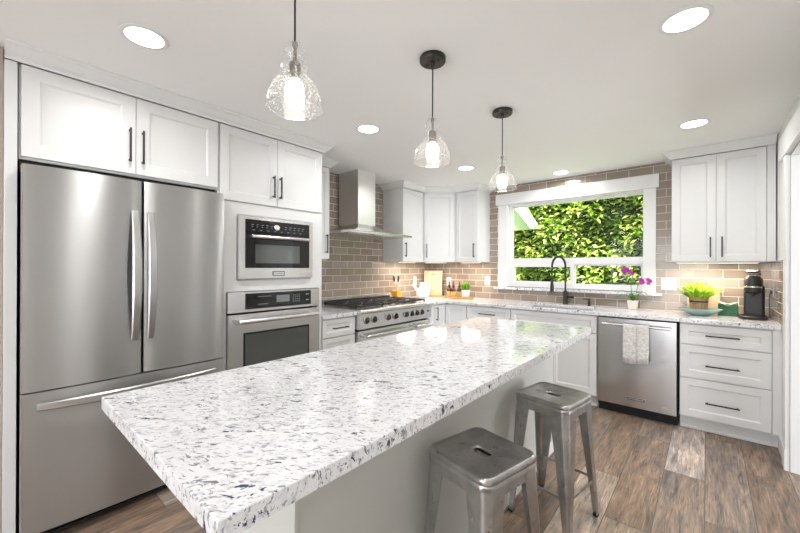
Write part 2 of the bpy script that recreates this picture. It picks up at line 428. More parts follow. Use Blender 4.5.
# rear glazing and next-room window (unseen, put in for daylight and steel reflections)
w2 = bpy.data.objects.new('window_2', None); COL.objects.link(w2); w2['kind'] = 'structure'
f = MB(); frame(f, .8, 3.3, .06, 2.2, -8.07, -8.0, .06); f.box(2.02, 2.08, -8.07, -8.0, .12, 2.14); f.build('window_frame', 'trim', w2)
f = MB(); f.box(.86, 3.24, -8.04, -8.036, .12, 2.14); f.build('glass_pane', 'pane', w2)
w3 = bpy.data.objects.new('window_3', None); COL.objects.link(w3); w3['kind'] = 'structure'
f = MB()
f.box(6.5, 6.57, -4.1, -4.04, .1, 2.25); f.box(6.5, 6.57, -1.16, -1.1, .1, 2.25); f.box(6.5, 6.57, -2.64, -2.56, .1, 2.25)
f.box(6.5, 6.57, -4.04, -1.16, .1, .16); f.box(6.5, 6.57, -4.04, -1.16, 2.19, 2.25); f.build('window_frame', 'trim', w3)
f = MB(); f.box(6.53, 6.534, -4.04, -1.16, .16, 2.19); f.build('glass_pane', 'pane', w3)

# door casing of the opening on the right
t1 = bpy.data.objects.new('door_1', None); COL.objects.link(t1); t1['kind'] = 'structure'
c = MB(); c.box(3.506, 3.5295, -.895, -.80, 0, 2.07, .003); c.box(3.502, 3.5295, -.897, -.797, 0, .14, .003); c.build('side_casing', 'trim', t1)
c = MB(); c.box(3.506, 3.5295, -2.40, -2.30, 0, 2.07, .003); c.build('side_casing', 'trim', t1)
c = MB(); c.box(3.500, 3.5295, -2.50, -.66, 2.0705, 2.225, .003); c.build('head_casing', 'trim', t1)
c = MB(); c.box(3.53, 3.66, -.902, -.89, 0, 2.07); c.box(3.53, 3.66, -2.30, -2.288, 0, 2.07); c.box(3.53, 3.66, -2.288, -.902, 2.058, 2.07); c.build('door_jamb', 'trim', t1)
b = MB(); b.box(3.514, 3.5295, -.797, -.52, 0, .11, .003); struct(b.build('baseboard_right', 'trim'))
b = MB(); b.box(.6005, .618, -8.0, -4.30, 0, .11, .003); struct(b.build('baseboard_left', 'trim'))

# crown moulding
def crown(name, path, closed_ends=True):
    prof = [(0, CEIL-.068), (.006, CEIL-.068), (.010, CEIL-.058), (.028, CEIL-.044), (.052, CEIL-.018), (.066, CEIL-.010), (.066, CEIL-.0005), (0, CEIL-.0005)]
    P = [Vector((x, y)) for x, y in path]; rs = []
    for i, p in enumerate(P):
        d0 = (P[i]-P[i-1]).normalized() if i else (P[1]-P[0]).normalized()
        d1 = (P[i+1]-P[i]).normalized() if i < len(P)-1 else d0
        n0 = Vector((d0.y, -d0.x)); n1 = Vector((d1.y, -d1.x))
        mm = n0+n1; mm = mm/(1+n0.dot(n1))
        rs.append([(p.x+mm.x*o, p.y+mm.y*o, z) for o, z in prof])
    b = MB(); b.rings(rs, True, True, False); return struct(b.build(name, 'paint'))
crown('trim_1', [(.655, -4.2545), (.655, -2.44), (.335, -2.44), (.335, -2.118), (0.001, -2.118)])
crown('trim_2', [(0.001, -1.014), (.335, -1.014), (.335, -.603), (.643, -.326), (.962, -.326), (.962, -.001)])
crown('trim_3', [(2.872, -.001), (2.872, -.326), (3.5215, -.326)])

# ------------------------------------------------------------------ outside
b = MB(); b.box(-8, 12, .14, 9, -.5, -.35); struct(b.build('ground', plain('lawn_ground', (.07, .12, .03), .9, var=.4)))
rng = random.Random(3)
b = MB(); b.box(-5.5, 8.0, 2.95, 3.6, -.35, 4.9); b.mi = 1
def hsurf(x, z):
    return 2.72 + .16*math.sin(x*2.3+z*1.7) + .12*math.sin(x*4.7-z*3.9+1) + .07*math.sin(z*9+x*6) - .05*z*0
for i in range(30000):
    x = rng.uniform(-5.3, 7.8) if i % 3 == 0 else rng.uniform(-1.6, 3.2); z = rng.uniform(-.3, 4.9)
    y = hsurf(x, z) + rng.uniform(-.06, .16)
    L = rng.uniform(.09, .19); W = L*rng.uniform(.32, .46)
    az = rng.uniform(-2.4, -.7); el = rng.uniform(-.7, .35)
    d = Vector((math.cos(az)*math.cos(el), math.sin(az)*math.cos(el), math.sin(el)))
    sd = d.cross(Vector((rng.uniform(-.4, .4), rng.uniform(-.3, .3), 1))).normalized(); up = sd.cross(d)
    p = Vector((x, y, z)); fold = up*W*.28
    q = [p, p+d*L*.4+sd*W*.5+fold, p+d*L*.8+sd*W*.3+fold*.6, p+d*L, p+d*L*.8-sd*W*.3+fold*.6, p+d*L*.4-sd*W*.5+fold]
    vs = [b.bm.verts.new(v) for v in q]
    for idx in ((0, 1, 2, 3), (0, 3, 4, 5)):
        ff = b.bm.faces.new([vs[j] for j in idx]); ff.material_index = 1
tag(b.build('hedge', ['hedgecore', 'hedge'], recalc=False), 'tall sunlit leafy hedge filling the view outside the window', 'hedge', kind='stuff')
nb = thing('neighbouring_roof', 'pale green gable end with white rake board outside the window, upper left', 'roof', (0, 1.55, 0))
mb = MB(); mb.prism([(-2.2, 0), (1.0, 0), (.70, .55), (-1.2, 2.6), (-2.2, 2.6)], 0, .08)
M['palegreen'] = plain('pale_green_siding', (.12, .19, .06), .6)
w_ = mb.build('gable_wall', 'palegreen', nb, (0, .2, 1.96), (R(90), 0, 0))
mb = MB(); mb.bar([(.28, -.04, 2.80), (.98, -.04, 1.93)], .10, .03, (0, 1, 0)); 
mb.bm.free(); mb = MB()
A, Bp = Vector((.25, 0, 2.93)), Vector((.97, 0, 1.99)); dd = (Bp-A).normalized(); nn = Vector((-dd.z, 0, dd.x))*.06
mb.rings([[A-nn, A+nn, A+nn+Vector((0, .04, 0)), A-nn+Vector((0, .04, 0))], [Bp-nn, Bp+nn, Bp+nn+Vector((0, .04, 0)), Bp-nn+Vector((0, .04, 0))]], smooth=False)
mb.build('rake_board', 'trim', nb)

# ------------------------------------------------------------------ cabinetry
def shaker(parent, x0, x1, z0, z1, y=0.0, th=.02, name='door', st=.058, mat='paint', gap=.0015):
    x0 += gap; x1 -= gap; z0 += gap; z1 -= gap
    def ring(i, yy): return [(x0+i, yy, z0+i), (x1-i, yy, z0+i), (x1-i, yy, z1-i), (x0+i, yy, z1-i)]
    b = MB(); r = [ring(0, y), ring(0, y-th+.0015), ring(.0015, y-th), ring(st, y-th), ring(st+.002, y-th+.003), ring(st+.009, y-th+.009), ring(st+.0095, y-th+.0095)]
    b.rings(r, True, True, False)
    return b.build(name, mat, parent)
def pull(parent, c, L, vert, y=-.02, mat='handle', w=.010, out=.032):
    b = MB(); x, z = c; h = L/2
    if vert:
        b.box(x-w/2, x+w/2, y-out, y-out+.009, z-h, z+h, .0015)
        for s in (-1, 1): b.box(x-.0045, x+.0045, y-out+.008, y-.0003, z+s*(h-.012)-.005, z+s*(h-.012)+.005)
    else:
        b.box(x-h, x+h, y-out, y-out+.009, z-w/2, z+w/2, .0015)
        for s in (-1, 1): b.box(x+s*(h-.012)-.005, x+s*(h-.012)+.005, y-out+.008, y-.0003, z-.0045, z+.0045)
    return b.build('handle', mat, parent)
def cabinet(label, loc, rz, w, d, z0, z1, name='cabinet', toe=0.0, body_mat='paint', holes=None, cat='cabinet'):
    t = thing(name, label, cat, loc, rz)
    b = MB()
    if holes:     # body built around an opening list [(z0,z1)]
        zs = z0
        for a, c in holes:
            b.box(0, w, .0, d, zs, a); b.box(0, .035, 0, d, a, c); b.box(w-.035, w, 0, d, a, c); b.box(.035, w-.035, d-.02, d, a, c); zs = c
        b.box(0, w, 0, d, zs, z1)
    else: b.box(0, w, 0, d, z0, z1)
    b.build('body', body_mat, t)
    if toe:
        b = MB(); b.box(0, w, toe, d, 0, z0-.0005); b.box(0, w, toe-.012, toe-.0002, 0, .018, .004); b.build('toe_kick', body_mat, t)
    return t
LEFT = R(90)
XD = .630   # body front of left tall units; doors reach .65
# fridge side panel
b = MB(); b.box(0.0008, .65, -4.2545, -4.2125, 0, 2.283, .002)
tag(b.build('tall_panel', 'paint'), 'tall white end panel standing left of the refrigerator', 'cabinet panel')
# over-fridge cabinet
t = cabinet('white two-door cabinet mounted above the refrigerator', (XD, -4.208, 0), LEFT, .909, .625, 1.835, 2.2835)
W = .909
d1 = shaker(t, .006, .4575, 1.845, 2.283, st=.062); pull(d1, (.427, 2.003), .19, True)
d2 = shaker(t, .4575, W, 1.845, 2.283, st=.062); pull(d2, (.488, 2.0), .19, True)
# tall oven cabinet
t = cabinet('tall white oven tower with two upper doors around microwave and oven', (XD, -3.298, 0), LEFT, .852, .625, .10, 2.2835, toe=.07, holes=[(.40, 1.148), (1.235, 1.679)])
d1 = shaker(t, .012, .432, 1.775, 2.283); pull(d1, (.395, 1.917), .165, True)
d2 = shaker(t, .432, .846, 1.775, 2.283); pull(d2, (.452+.0, 1.917), .165, True)
b = MB()   # fascia panel around the appliances
for q in ((.003, .849, 1.690, 1.765), (.003, .849, 1.152, 1.225), (.003, .127, 1.225, 1.690), (.741, .849, 1.225, 1.690), (.003, .058, .40, 1.152), (.818, .849, .40, 1.152)):
    b.box(q[0], q[1], -.012, -.0002, q[2], q[3])
bmesh.ops.remove_doubles(b.bm, verts=b.bm.verts, dist=1e-5)
b.build('fascia', 'paint', t)
dr = shaker(t, .006, .846, .11, .395, name='drawer'); pull(dr, (.426, .30), .2, False)

# small wall cabinet beside the hood
t = cabinet('narrow white wall cabinet between the oven tower and range hood', (.31, -2.4445, 0), LEFT, .325, .309, 1.40, 2.2835)
d1 = shaker(t, 0, .325, 1.40, 2.283, st=.05); pull(d1, (.283, 1.545), .18, True)
# base cabinet left of range
t = cabinet('white drawer base between the oven tower and the range', (.628, -2.4445, 0), LEFT, .374, .625, .11, CB-.0005, toe=.06)
for z0, z1 in ((.712, .868), (.43, .706), (.118, .424)):
    dr = shaker(t, .003, .372, z0, z1, name='drawer', st=.04); pull(dr, (.19, (z0+z1)/2 + (.0 if z0 > .7 else .03)), .17, False)
# base cabinet right of range (corner)
t = cabinet('white corner base cabinet with folding door right of the range', (.628, -.917, 0), LEFT, .9165, .625, .11, CB-.0005, toe=.06)
b = MB(); b.box(.003, .12, -.018, -.0002, .118, .868, .001); b.build('filler_strip', 'paint', t)
d1 = shaker(t, .125, .365, .118, .868, st=.045); pull(d1, (.150, .765), .16, True)
# back run base units, face y=-.568
YB = -.548
t = cabinet('white base cabinet with one door in the back corner', (.672, YB, 0), 0, .271, .546, .11, CB-.0005, toe=.055)
d1 = shaker(t, -.02, .269, .118, .868, st=.05)
t = cabinet('white base cabinet with slim top drawer, between corner and sink', (.944, YB, 0), 0, .543, .546, .11, CB-.0005, toe=.055)
dr = shaker(t, .003, .541, .712, .868, name='drawer', st=.045); pull(dr, (.272, .79), .2, False)
d1 = shaker(t, .003, .272, .118, .706, st=.055); pull(d1, (.24, .62), .15, True)
d2 = shaker(t, .272, .541, .118, .706, st=.055); pull(d2, (.304, .62), .15, True)
t = cabinet('wide white sink base with false drawer front under the window', (1.488, YB, 0), 0, .846, .546, .11, .655, toe=.055)
dr = shaker(t, .003, .843, .706, .868, name='false_drawer_front', st=.045)
b = MB(); b.box(0, .018, 0, .546, .6555, CB-.0005); b.box(.828, .846, 0, .546, .6555, CB-.0005); b.box(.018, .828, 0, .018, .6555, CB-.0005); b.build('apron', 'paint', t)
d1 = shaker(t, .003, .423, .118, .700); pull(d1, (.39, .60), .16, True)
d2 = shaker(t, .423, .843, .118, .700); pull(d2, (.456, .60), .16, True)
t = cabinet('white three-drawer base cabinet right of the dishwasher', (2.945, YB, 0), 0, .535, .546, .11, CB-.0005, toe=.055)
for z0, z1 in ((.704, .868), (.434, .699), (.115, .429)):
    dr = shaker(t, .001, .533, z0, z1, name='drawer', st=.055); pull(dr, (.262, (z0+z1)/2 if z0 > .7 else (z0+z1)/2-.02), .20, False, mat='black')
b = MB(); b.box(3.4805, 3.5285, -.562, -.49, .11, CB-.0005); b.box(3.4805, 3.5285, -.493, -.43, 0, .1095)
tag(b.build('cabinet_filler', 'paint'), 'narrow white filler strip between drawer cabinet and right wall', 'cabinet panel')

# wall cabinets in the corner
UZ0, UZ1 = 1.392, 2.2835
t = cabinet('white wall cabinet right of the hood, before the angled one', (.31, -1.010, 0), LEFT, .405, .309, UZ0, UZ1)
d1 = shaker(t, 0, .403, UZ0, UZ1-.002, st=.05); pull(d1, (.035, 1.535), .175, True, mat='black')
t = thing('cabinet', 'white angled corner wall cabinet facing the room diagonally', 'cabinet', (0, 0, 0))
b = MB(); b.prism([(.0015, -.0015), (.0015, -.6035), (.31, -.6035), (.6385, -.309), (.6385, -.0015)], UZ0, UZ1); b.build('body', 'paint', t)
p0, p1 = Vector((.325, -.598)), Vector((.636, -.319)); ang = math.atan2(p1.y-p0.y, p1.x-p0.x); Ld = (p1-p0).length
dd_ = shaker(t, .012, Ld-.012, UZ0, UZ1-.002, st=.055, th=.02); dd_.location = (.318, -.5925, 0); dd_.rotation_euler = (0, 0, ang)
pull(dd_, (.045, 1.535), .175, True, mat='black')
t = cabinet('white wall cabinet between the angled corner and the window', (.6405, -.302, 0), 0, .3195, .3, UZ0, UZ1)
d1 = shaker(t, .002, .3185, UZ0, UZ1-.002, st=.05); pull(d1, (.27, 1.535), .175, True, mat='black')
t = cabinet('white two-door wall cabinet right of the window', (2.875, -.302, 0), 0, .597, .3, 1.377, UZ1)
d1 = shaker(t, 0, .2985, 1.377, UZ1-.002, st=.055); pull(d1, (.262, 1.50), .17, True)
d2 = shaker(t, .2985, .597, 1.377, UZ1-.002, st=.055); pull(d2, (.335, 1.50), .17, True)
b = MB(); b.box(3.4735, 3.5215, -.318, -.25, 1.377, UZ1)
tag(b.build('cabinet_filler', 'paint'), 'white vertical filler between the upper cabinet and right wall', 'cabinet panel')

# ------------------------------------------------------------------ countertops
def slab(xs, ys, filled, z0, z1, bev=.002):
    b = bmesh.new(); V = {}
    def v(i, j):
        if (i, j) not in V: V[(i, j)] = b.verts.new((xs[i], ys[j], z0))
        return V[(i, j)]
    fs = [b.faces.new((v(i, j), v(i+1, j), v(i+1, j+1), v(i, j+1))) for i, j in filled]
    r = bmesh.ops.extrude_face_region(b, geom=fs)
    for q in r['geom']:
        if isinstance(q, bmesh.types.BMVert): q.co.z = z1
    bmesh.ops.recalc_face_normals(b, faces=b.faces[:])
    eds = [e for e in b.edges if len(e.link_faces) == 2 and e.calc_face_angle(0) > .5 and all(abs(q.co.z-z1) < 1e-6 for q in e.verts)]
    if bev: bmesh.ops.bevel(b, geom=eds, offset=bev, segments=2, affect='EDGES', profile=.5)
    m_ = MB(); m_.merge(b); return m_
SX0, SX1, SY0, SY1 = 1.58, 2.26, -.50, -.135
xs = [.001, .67, SX0, SX1, 3.5215]; ys = [-.9165, -.598, SY0, SY1, -.001]
cells = [(0, 0)] + [(i, j) for i in range(4) for j in range(1, 4) if not (i == 2 and j == 2)]
tag(slab(xs, ys, cells, CB, CT).build('countertop', 'quartz'), 'L-shaped speckled quartz countertop under the window and around the corner', 'countertop')
tag(slab([.001, .67], [-2.4445, -2.066], [(0, 0)], CB, CT).build('countertop', 'quartz'), 'short speckled quartz countertop left of the range', 'countertop')
tag(slab([1.668, 2.519], [-4.075, -1.638], [(0, 0)], .874, CT, .003).build('island_countertop', 'quartz'), 'large speckled white quartz top of the kitchen island', 'countertop')
# island base
t = thing('kitchen_island', 'white island base cabinet with plain side panels', 'kitchen island', (1.99, -2.68, 0))
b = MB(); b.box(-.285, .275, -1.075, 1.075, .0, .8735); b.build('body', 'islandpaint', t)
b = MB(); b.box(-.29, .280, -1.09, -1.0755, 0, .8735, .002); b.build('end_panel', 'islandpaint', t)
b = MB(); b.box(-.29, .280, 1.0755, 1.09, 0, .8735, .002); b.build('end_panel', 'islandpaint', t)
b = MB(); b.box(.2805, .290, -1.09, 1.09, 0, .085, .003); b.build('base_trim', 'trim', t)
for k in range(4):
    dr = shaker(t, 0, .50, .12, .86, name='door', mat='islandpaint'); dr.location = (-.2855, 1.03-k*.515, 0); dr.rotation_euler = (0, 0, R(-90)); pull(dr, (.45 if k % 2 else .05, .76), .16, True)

# ------------------------------------------------------------------ sink, tap
t = thing('kitchen_sink', 'undermount stainless sink set into the countertop below the window', 'sink', (1.92, -.318, 0))
b = MB(); x0, x1, y0, y1, zb = SX0-1.92-.006, SX1-1.92+.006, SY0+.318-.006, SY1+.318+.006, .69
def rr(i, z): return [(x0+i, y0+i, z), (x1-i, y0+i, z), (x1-i, y1-i, z), (x0+i, y1-i, z)]
b.rings([rr(-.012, CB-.001), rr(0, CB-.001), rr(.004, zb+.02), rr(.02, zb), rr(.1, zb-.003)], True, False, False)
b.quad(*rr(.1, zb-.003)); b.rings([rr(-.012, CB-.003), rr(-.002, CB-.003), rr(-.002, zb-.006)], True, True, False)
b.build('basin', metal('dark_basin_steel', (.36, .37, .39), .35), t)
b = MB(); b.lathe([(.045, 0), (.045, .003), (.03, .004), (.0, .001)], (.0, 0, zb-.002), 20); b.build('drain', 'chrome', t)

t = thing('kitchen_faucet', 'matte black pull-down spring faucet standing behind the sink', 'faucet', (1.914, -.075, CT))
b = MB(); b.lathe([(.028, 0.0005), (.028, .006), (.024, .01), (.022, .13), (.018, .15), (.014, .155)], (0, 0, 0), 20); b.build('base', 'black', t)
b = MB()
pth = [(0, 0, .15), (0, 0, .42)] + [(-.055+.055*math.cos(a), -.055*(1-math.cos(a))*1.0, .42+.115*math.sin(a)) for a in [PI*k/12 for k in range(1, 13)]] + [(-.11, -.11, .25)]
b.tube(pth, .0095, n=10)
for k in range(46):   # spring coils around the hose
    u = k/45*.93+.03; L_ = len(pth)-1; f_ = u*L_; i = int(f_); fr = f_-i
    if i >= L_: continue
    a_, c_ = Vector(pth[i]), Vector(pth[i+1]); q = a_.lerp(c_, fr); dv = (c_-a_).normalized()*.002
    b.cyl(q-dv, q+dv, .0125, n=10)
b.build('spring_spout', 'black', t)
b = MB(); b.lathe([(.012, .135), (.019, .14), (.020, .20), (.014, .255), (.010, .26)], (-.11, -.11, 0), 16); b.build('spray_head', 'black', t)
b = MB(); b.cyl((.015, 0, .085), (.075, -.01, .085), .012); b.cyl((.07, -.01, .085), (.085, -.012, .085), .014); b.build('lever', 'black', t)
t = thing('soap_dispenser', 'small black soap dispenser right of the faucet', 'soap dispenser', (2.155, -.075, CT))
b = MB(); b.lathe([(.020, .0005), (.020, .006), (.014, .008), (.014, .055), (.008, .058), (.008, .068)], (0, 0, 0), 16); b.build('pump_body', 'black', t)
b = MB(); b.cyl((.01, 0, .072), (-.06, -.02, .07), .007, .005); b.build('nozzle', 'black', t)

# ------------------------------------------------------------------ refrigerator
def convex(mb, x0, x1, z0, z1, yb, th, bulge, n=14, r=.012):
    """door slab whose front bows gently outward"""
    pts = []
    xs_ = [x0+(x1-x0)*i/n for i in range(n+1)]
    front = [(x, yb-th-bulge*(1-(2*(x-x0)/(x1-x0)-1)**2)) for x in xs_]
    front[0] = (x0, yb-th+r); front[-1] = (x1, yb-th+r)
    front.insert(1, (x0+r*.35, yb-th+r*.25)); front.insert(-1, (x1-r*.35, yb-th+r*.25))
    front.sort(key=lambda q: q[0])
    sec = [(x0, yb)] + front + [(x1, yb)]
    rs = [[(x, y, z) for x, y in sec] for z in (z0, z1)]
    mb.rings(rs, True, True, True)
    for f_ in mb.bm.faces:
        if len(f_.verts) > 4: f_.smooth = False
    return mb
FR = thing('refrigerator', 'large stainless french-door refrigerator with bottom freezer drawer', 'refrigerator', (.652, -4.2045, 0), LEFT)
FW = .917
b = MB(); b.box(.004, FW-.022, .0, .61, .02, 1.775); b.build('body', plain('dark_grey_fridge_case', (.09, .09, .09), .5), FR)
b = MB(); convex(b, .002, .467, .735, 1.797, -.002, .073, .014); D1 = b.build('door', 'ssz', FR)
b = MB(); convex(b, .472, FW, .735, 1.797, -.002, .073, .014); D2 = b.build('door', 'ssz', FR)
b = MB(); convex(b, .002, FW, .068, .7285, -.002, .073, .018, n=20); D3 = b.build('freezer_drawer', 'ssz', FR)
for par, x in ((D1, .467-.037), (D2, .472+.030)):
    b = MB(); pz = [(x, -.090-.050*math.sin(PI*k/16)**.8, .925+.70*k/16) for k in range(17)]
    b.bar(pz, lambda u: .034+.010*math.sin(PI*u), lambda u: .018+.004*math.sin(PI*u), (1, 0, 0), True); b.build('handle', 'hsteel', par)
b = MB(); pz = [(.055+.795*k/20, -.098-.050*math.sin(PI*k/20)**.7, .665) for k in range(21)]
b.bar(pz, lambda u: .034+.010*math.sin(PI*u), lambda u: .016+.006*math.sin(PI*u), (0, 0, 1), True); b.build('handle', 'hsteel', D3)
b = MB(); b.box(.01, FW-.01, -.03, .02, .012, .062); b.box(.03, FW-.03, -.045, -.03, .02, .034); b.build('grille', 'gap', FR)
for x in (.04, FW-.09):
    b = MB(); b.box(x, x+.05, -.05, .05, 1.7755, 1.792, .003); b.build('hinge_cover', 'gap', FR) if False else b.bm.free()
b = MB(); b.box(.0, FW-.022, .03, .05, 1.777, 1.8345); b.build('top_gap_strip', 'gap', FR)  # black strip closing the gap between fridge and upper cabinet
for x in (.1, FW-.1):
    b = MB(); b.lathe([(.02, 0), (.02, .02)], (x, .1, 0), 12); b.build('foot', 'gap', FR)
    
# ------------------------------------------------------------------ microwave
MW = thing('microwave', 'built-in stainless microwave above the wall oven', 'microwave', (.632, -3.168, 1.239), LEFT)
w, h = .607, .440
b = MB(); b.box(-.028, w+.028, .004, .40, .005, h-.005); b.bm.free()
b = MB(); b.box(.004, w-.004, .016, .38, .006, h-.006); b.build('case', 'gap', MW)
b = MB()
for q in ((0, .045, 0, h), (w-.03, w, 0, h), (.045, w-.03, 0, .075), (.045, w-.03, h-.020, h)):
    b.box(q[0], q[1], -.036, .014, q[2], q[3])
bmesh.ops.remove_doubles(b.bm, verts=b.bm.verts, dist=1e-5); fr_ = b.build('front_frame', 'ssx', MW)
b = MB(); b.box(.045, w-.03, -.034, .014, .332, h-.020); cp = b.build('control_panel', 'blackglass', MW)
b = MB()
for k in range(12):
    if k in (5, 6): continue
    b.box(.09+k*.038, .108+k*.038, -.0355, -.0343, .383, .386); b.box(.09+k*.038, .102+k*.038, -.0355, -.0343, .368, .371)
for k in range(8): b.box(.1+k*.055, .118+k*.055, -.0355, -.0343, .345, .348)
b.build('printed_markings', 'display', cp)
b = MB(); b.lathe([(.022, 0), (.022, .012), (.018, .016)], (.285, -.034, .375), 20, axis='y'); b.build('knob', 'sslight', cp)
b = MB(); b.box(.045, w-.03, -.034, .014, .075, .329); dg_ = b.build('door_glass', 'blackglass', MW)
b = MB(); b.box(.12, w-.12, -.0355, -.0343, .11, .245); b.build('viewing_window', 'ovenglass', dg_)
b = MB(); b.cyl((.075, -.075, .298), (w-.055, -.075, .298), .0125, n=16)
for x in (.085, w-.07): b.cyl((x, -.075, .298), (x, -.034, .298), .009)
b.build('handle', 'sslight', MW)
b = MB(); b.box(w/2-.05, w/2+.05, -.0375, -.0362, .018, .052, .0004); bd = b.build('badge', 'handle', MW)
b = MB(); b.box(w/2-.044, w/2+.044, -.0388, -.0376, .023, .047); b.build('badge_face', 'ssx', bd)
text('badge_letters', 'KITCHENAID', .0145, 'black', bd, (w/2, -.0390, .035), FRONT)

# ------------------------------------------------------------------ wall oven
OV = thing('wall_oven', 'built-in stainless single wall oven below the microwave', 'oven', (.632, -3.237, .405), LEFT)
w, h = .752, .741
b = MB(); b.box(.04, w-.04, .016, .55, .006, h-.006); b.build('case', 'gap', OV)
b = MB(); b.box(0, w, -.028, .0135, h-.143, h-.001, .002); cf = b.build('control_fascia', 'ssx', OV)
b = MB(); b.box(.12, w-.085, -.0295, -.0283, h-.123, h-.012); cpn = b.build('control_glass', 'blackglass', cf)
b = MB(); b.box(.36, .47, -.0309, -.0297, h-.088, h-.036); b.build('display', plain('grey_display', (.22, .24, .24), .3), cf)
b = MB()
for k in range(6):
    b.box(.215+k*.018, .225+k*.018, -.0309, -.0297, h-.040, h-.036); b.box(.215+k*.013, .222+k*.013, -.0309, -.0297, h-.095, h-.091)
for k in range(4):
    for j in range(4): b.box(.50+j*.018, .508+j*.018, -.0309, -.0297, h-.045-k*.016, h-.040-k*.016)
for j in range(2): b.box(.62, .645, -.0309, -.0297, h-.045-j*.045, h-.037-j*.045)
b.build('printed_markings', 'display', cf)
b = MB(); b.box(0, w, -.034, .0135, 0, h-.155, .003); od = b.build('door', 'ssx', OV)
b = MB(); b.box(.105, w-.105, -.0365, -.0342, .09, .455, .0008); og = b.build('glass_border', 'blackglass', od)
b = MB(); b.box(.118, w-.118, -.038, -.0367, .103, .442); b.build('glass', 'ovenglass', od)
b = MB(); b.cyl((.055, -.085, .540), (w-.055, -.085, .540), .0165, n=16)
for x in (.07, w-.07): b.box(x-.022, x+.022, -.092, -.0342, .523, .557, .006)
b.build('handle', 'sslight', od)

# ------------------------------------------------------------------ range
RG = thing('gas_range', 'wide stainless gas range with black grates under the hood', 'range', (.63, -2.062, 0), LEFT)
w = 1.141
b = MB(); b.box(.003, w-.003, .012, .61, .11, .90); b.build('body', 'ssx', RG)
b = MB(); b.box(.0, w, -.075, .60, .9005, .925, .004); ct_ = b.build('cooktop', 'ssx', RG)
b = MB(); b.box(.0, w, -.06, .0115, .745, .9); cpn = b.build('control_panel', 'ssx', RG)
b = MB(); b.cyl((0.001, -.066, .905), (w-.001, -.066, .905), .0215, n=16); b.build('bullnose', 'sslight', RG)
b = MB(); b.box(.02, w-.02, .535, .605, .9255, .990, .002); bg = b.build('backguard', 'sslight', RG)
b = MB(); b.box(.06, w-.06, .5325, .5347, .950, .970); b.build('vent_slot', 'black', bg)
b = MB(); b.box(.01, w-.01, .0, .0115, .728, .7445); b.build('shadow_gap', 'gap', RG) 
for k, x in enumerate((.10, .20, .40, .51, .68, .77, .86, .95)):
    b = MB(); b.lathe([(.031, 0), (.031, .005), (.022, .007), (.020, .030), (.017, .036)], (x, -.0602, .822), 20, axis='y'); kn = b.build('knob', 'handle', cpn)
    b = MB(); b.lathe([(.0315, .0), (.035, .002), (.035, .008), (.0315, .009)], (x, -.0603, .822), 20, cap=False, axis='y'); b.build('bezel', 'chrome', kn)
    b = MB(); b.box(x-.004, x+.004, -.103, -.0965, .802, .842, .001); b.build('grip', 'chrome', kn)
b = MB(); b.box(w-.085, w-.05, -.063, -.0603, .814, .832); b.build('badge', 'black', cpn)
b = MB(); b.box(.008, w-.36, -.045, .0115, .19, .724, .004); dl = b.build('oven_door', 'ssx', RG)
b = MB(); b.box(.12, w-.48, -.0475, -.0453, .32, .60); b.build('glass', 'blackglass', dl)
b = MB(); b.cyl((.05, -.095, .675), (w-.40, -.095, .675), .015, n=16)
for x in (.08, w-.43): b.cyl((x, -.095, .675), (x, -.045, .675), .011)
b.build('handle', 'sslight', dl)
b = MB(); b.box(w-.352, w-.008, -.045, .0115, .19, .724, .004); dl = b.build('oven_door', 'ssx', RG)
b = MB(); b.cyl((w-.33, -.095, .675), (w-.03, -.095, .675), .015, n=16)
for x in (w-.31, w-.05): b.cyl((x, -.095, .675), (x, -.045, .675), .011)
b.build('handle', 'sslight', dl)
b = MB(); b.box(.01, w-.01, .03, .05, .0, .1095); b.build('kick_plate', 'black', RG)
for k in range(3):     # three grates, each over two burners
    x0 = .03+k*.362; x1 = x0+.355; y0, y1 = .01, .49
    b = MB()
    for (a, c, d, e) in ((x0, x1, y0, y0+.014), (x0, x1, y1-.014, y1), (x0, x0+.014, y0, y1), (x1-.014, x1, y0, y1), (x0, x1, (y0+y1)/2-.008, (y0+y1)/2+.008)):
        b.box(a, c, d, e, .940, .956, .002)
    xc = (x0+x1)/2
    for j in (0, 1):
        yc = y0+(y1-y0)*(.26 if j == 0 else .74)
        for q in range(8):
            a = q*PI/4; r1_, r2_ = .035, (.16 if q % 2 == 0 else .19)
            p1_ = Vector((xc+math.cos(a)*r1_, yc+math.sin(a)*r1_, .948)); 
            p2_ = Vector((min(max(xc+math.cos(a)*r2_, x0+.007), x1-.007), min(max(yc+math.sin(a)*(.115 if q % 2 == 0 else .17), y0+.007), y1-.007), .948))
            b.bar([p1_, p2_], .011, .018, (Vector((0, 0, 1)).cross(p2_-p1_)).normalized())
    for xx in (x0+.007, x1-.007):
        for yy in (y0+.007, y1-.007): b.cyl((xx, yy, .9255), (xx, yy, .942), .008, n=8)
    b.build('grate', 'iron', RG)
    for j in (0, 1):
        yc = y0+(y1-y0)*(.26 if j == 0 else .74)
        b = MB(); b.lathe([(.055, .9255), (.05, .934), (.034, .936), (.034, .942), (.02, .944)], (xc, yc, 0), 20); b.build('burner', 'iron', RG)

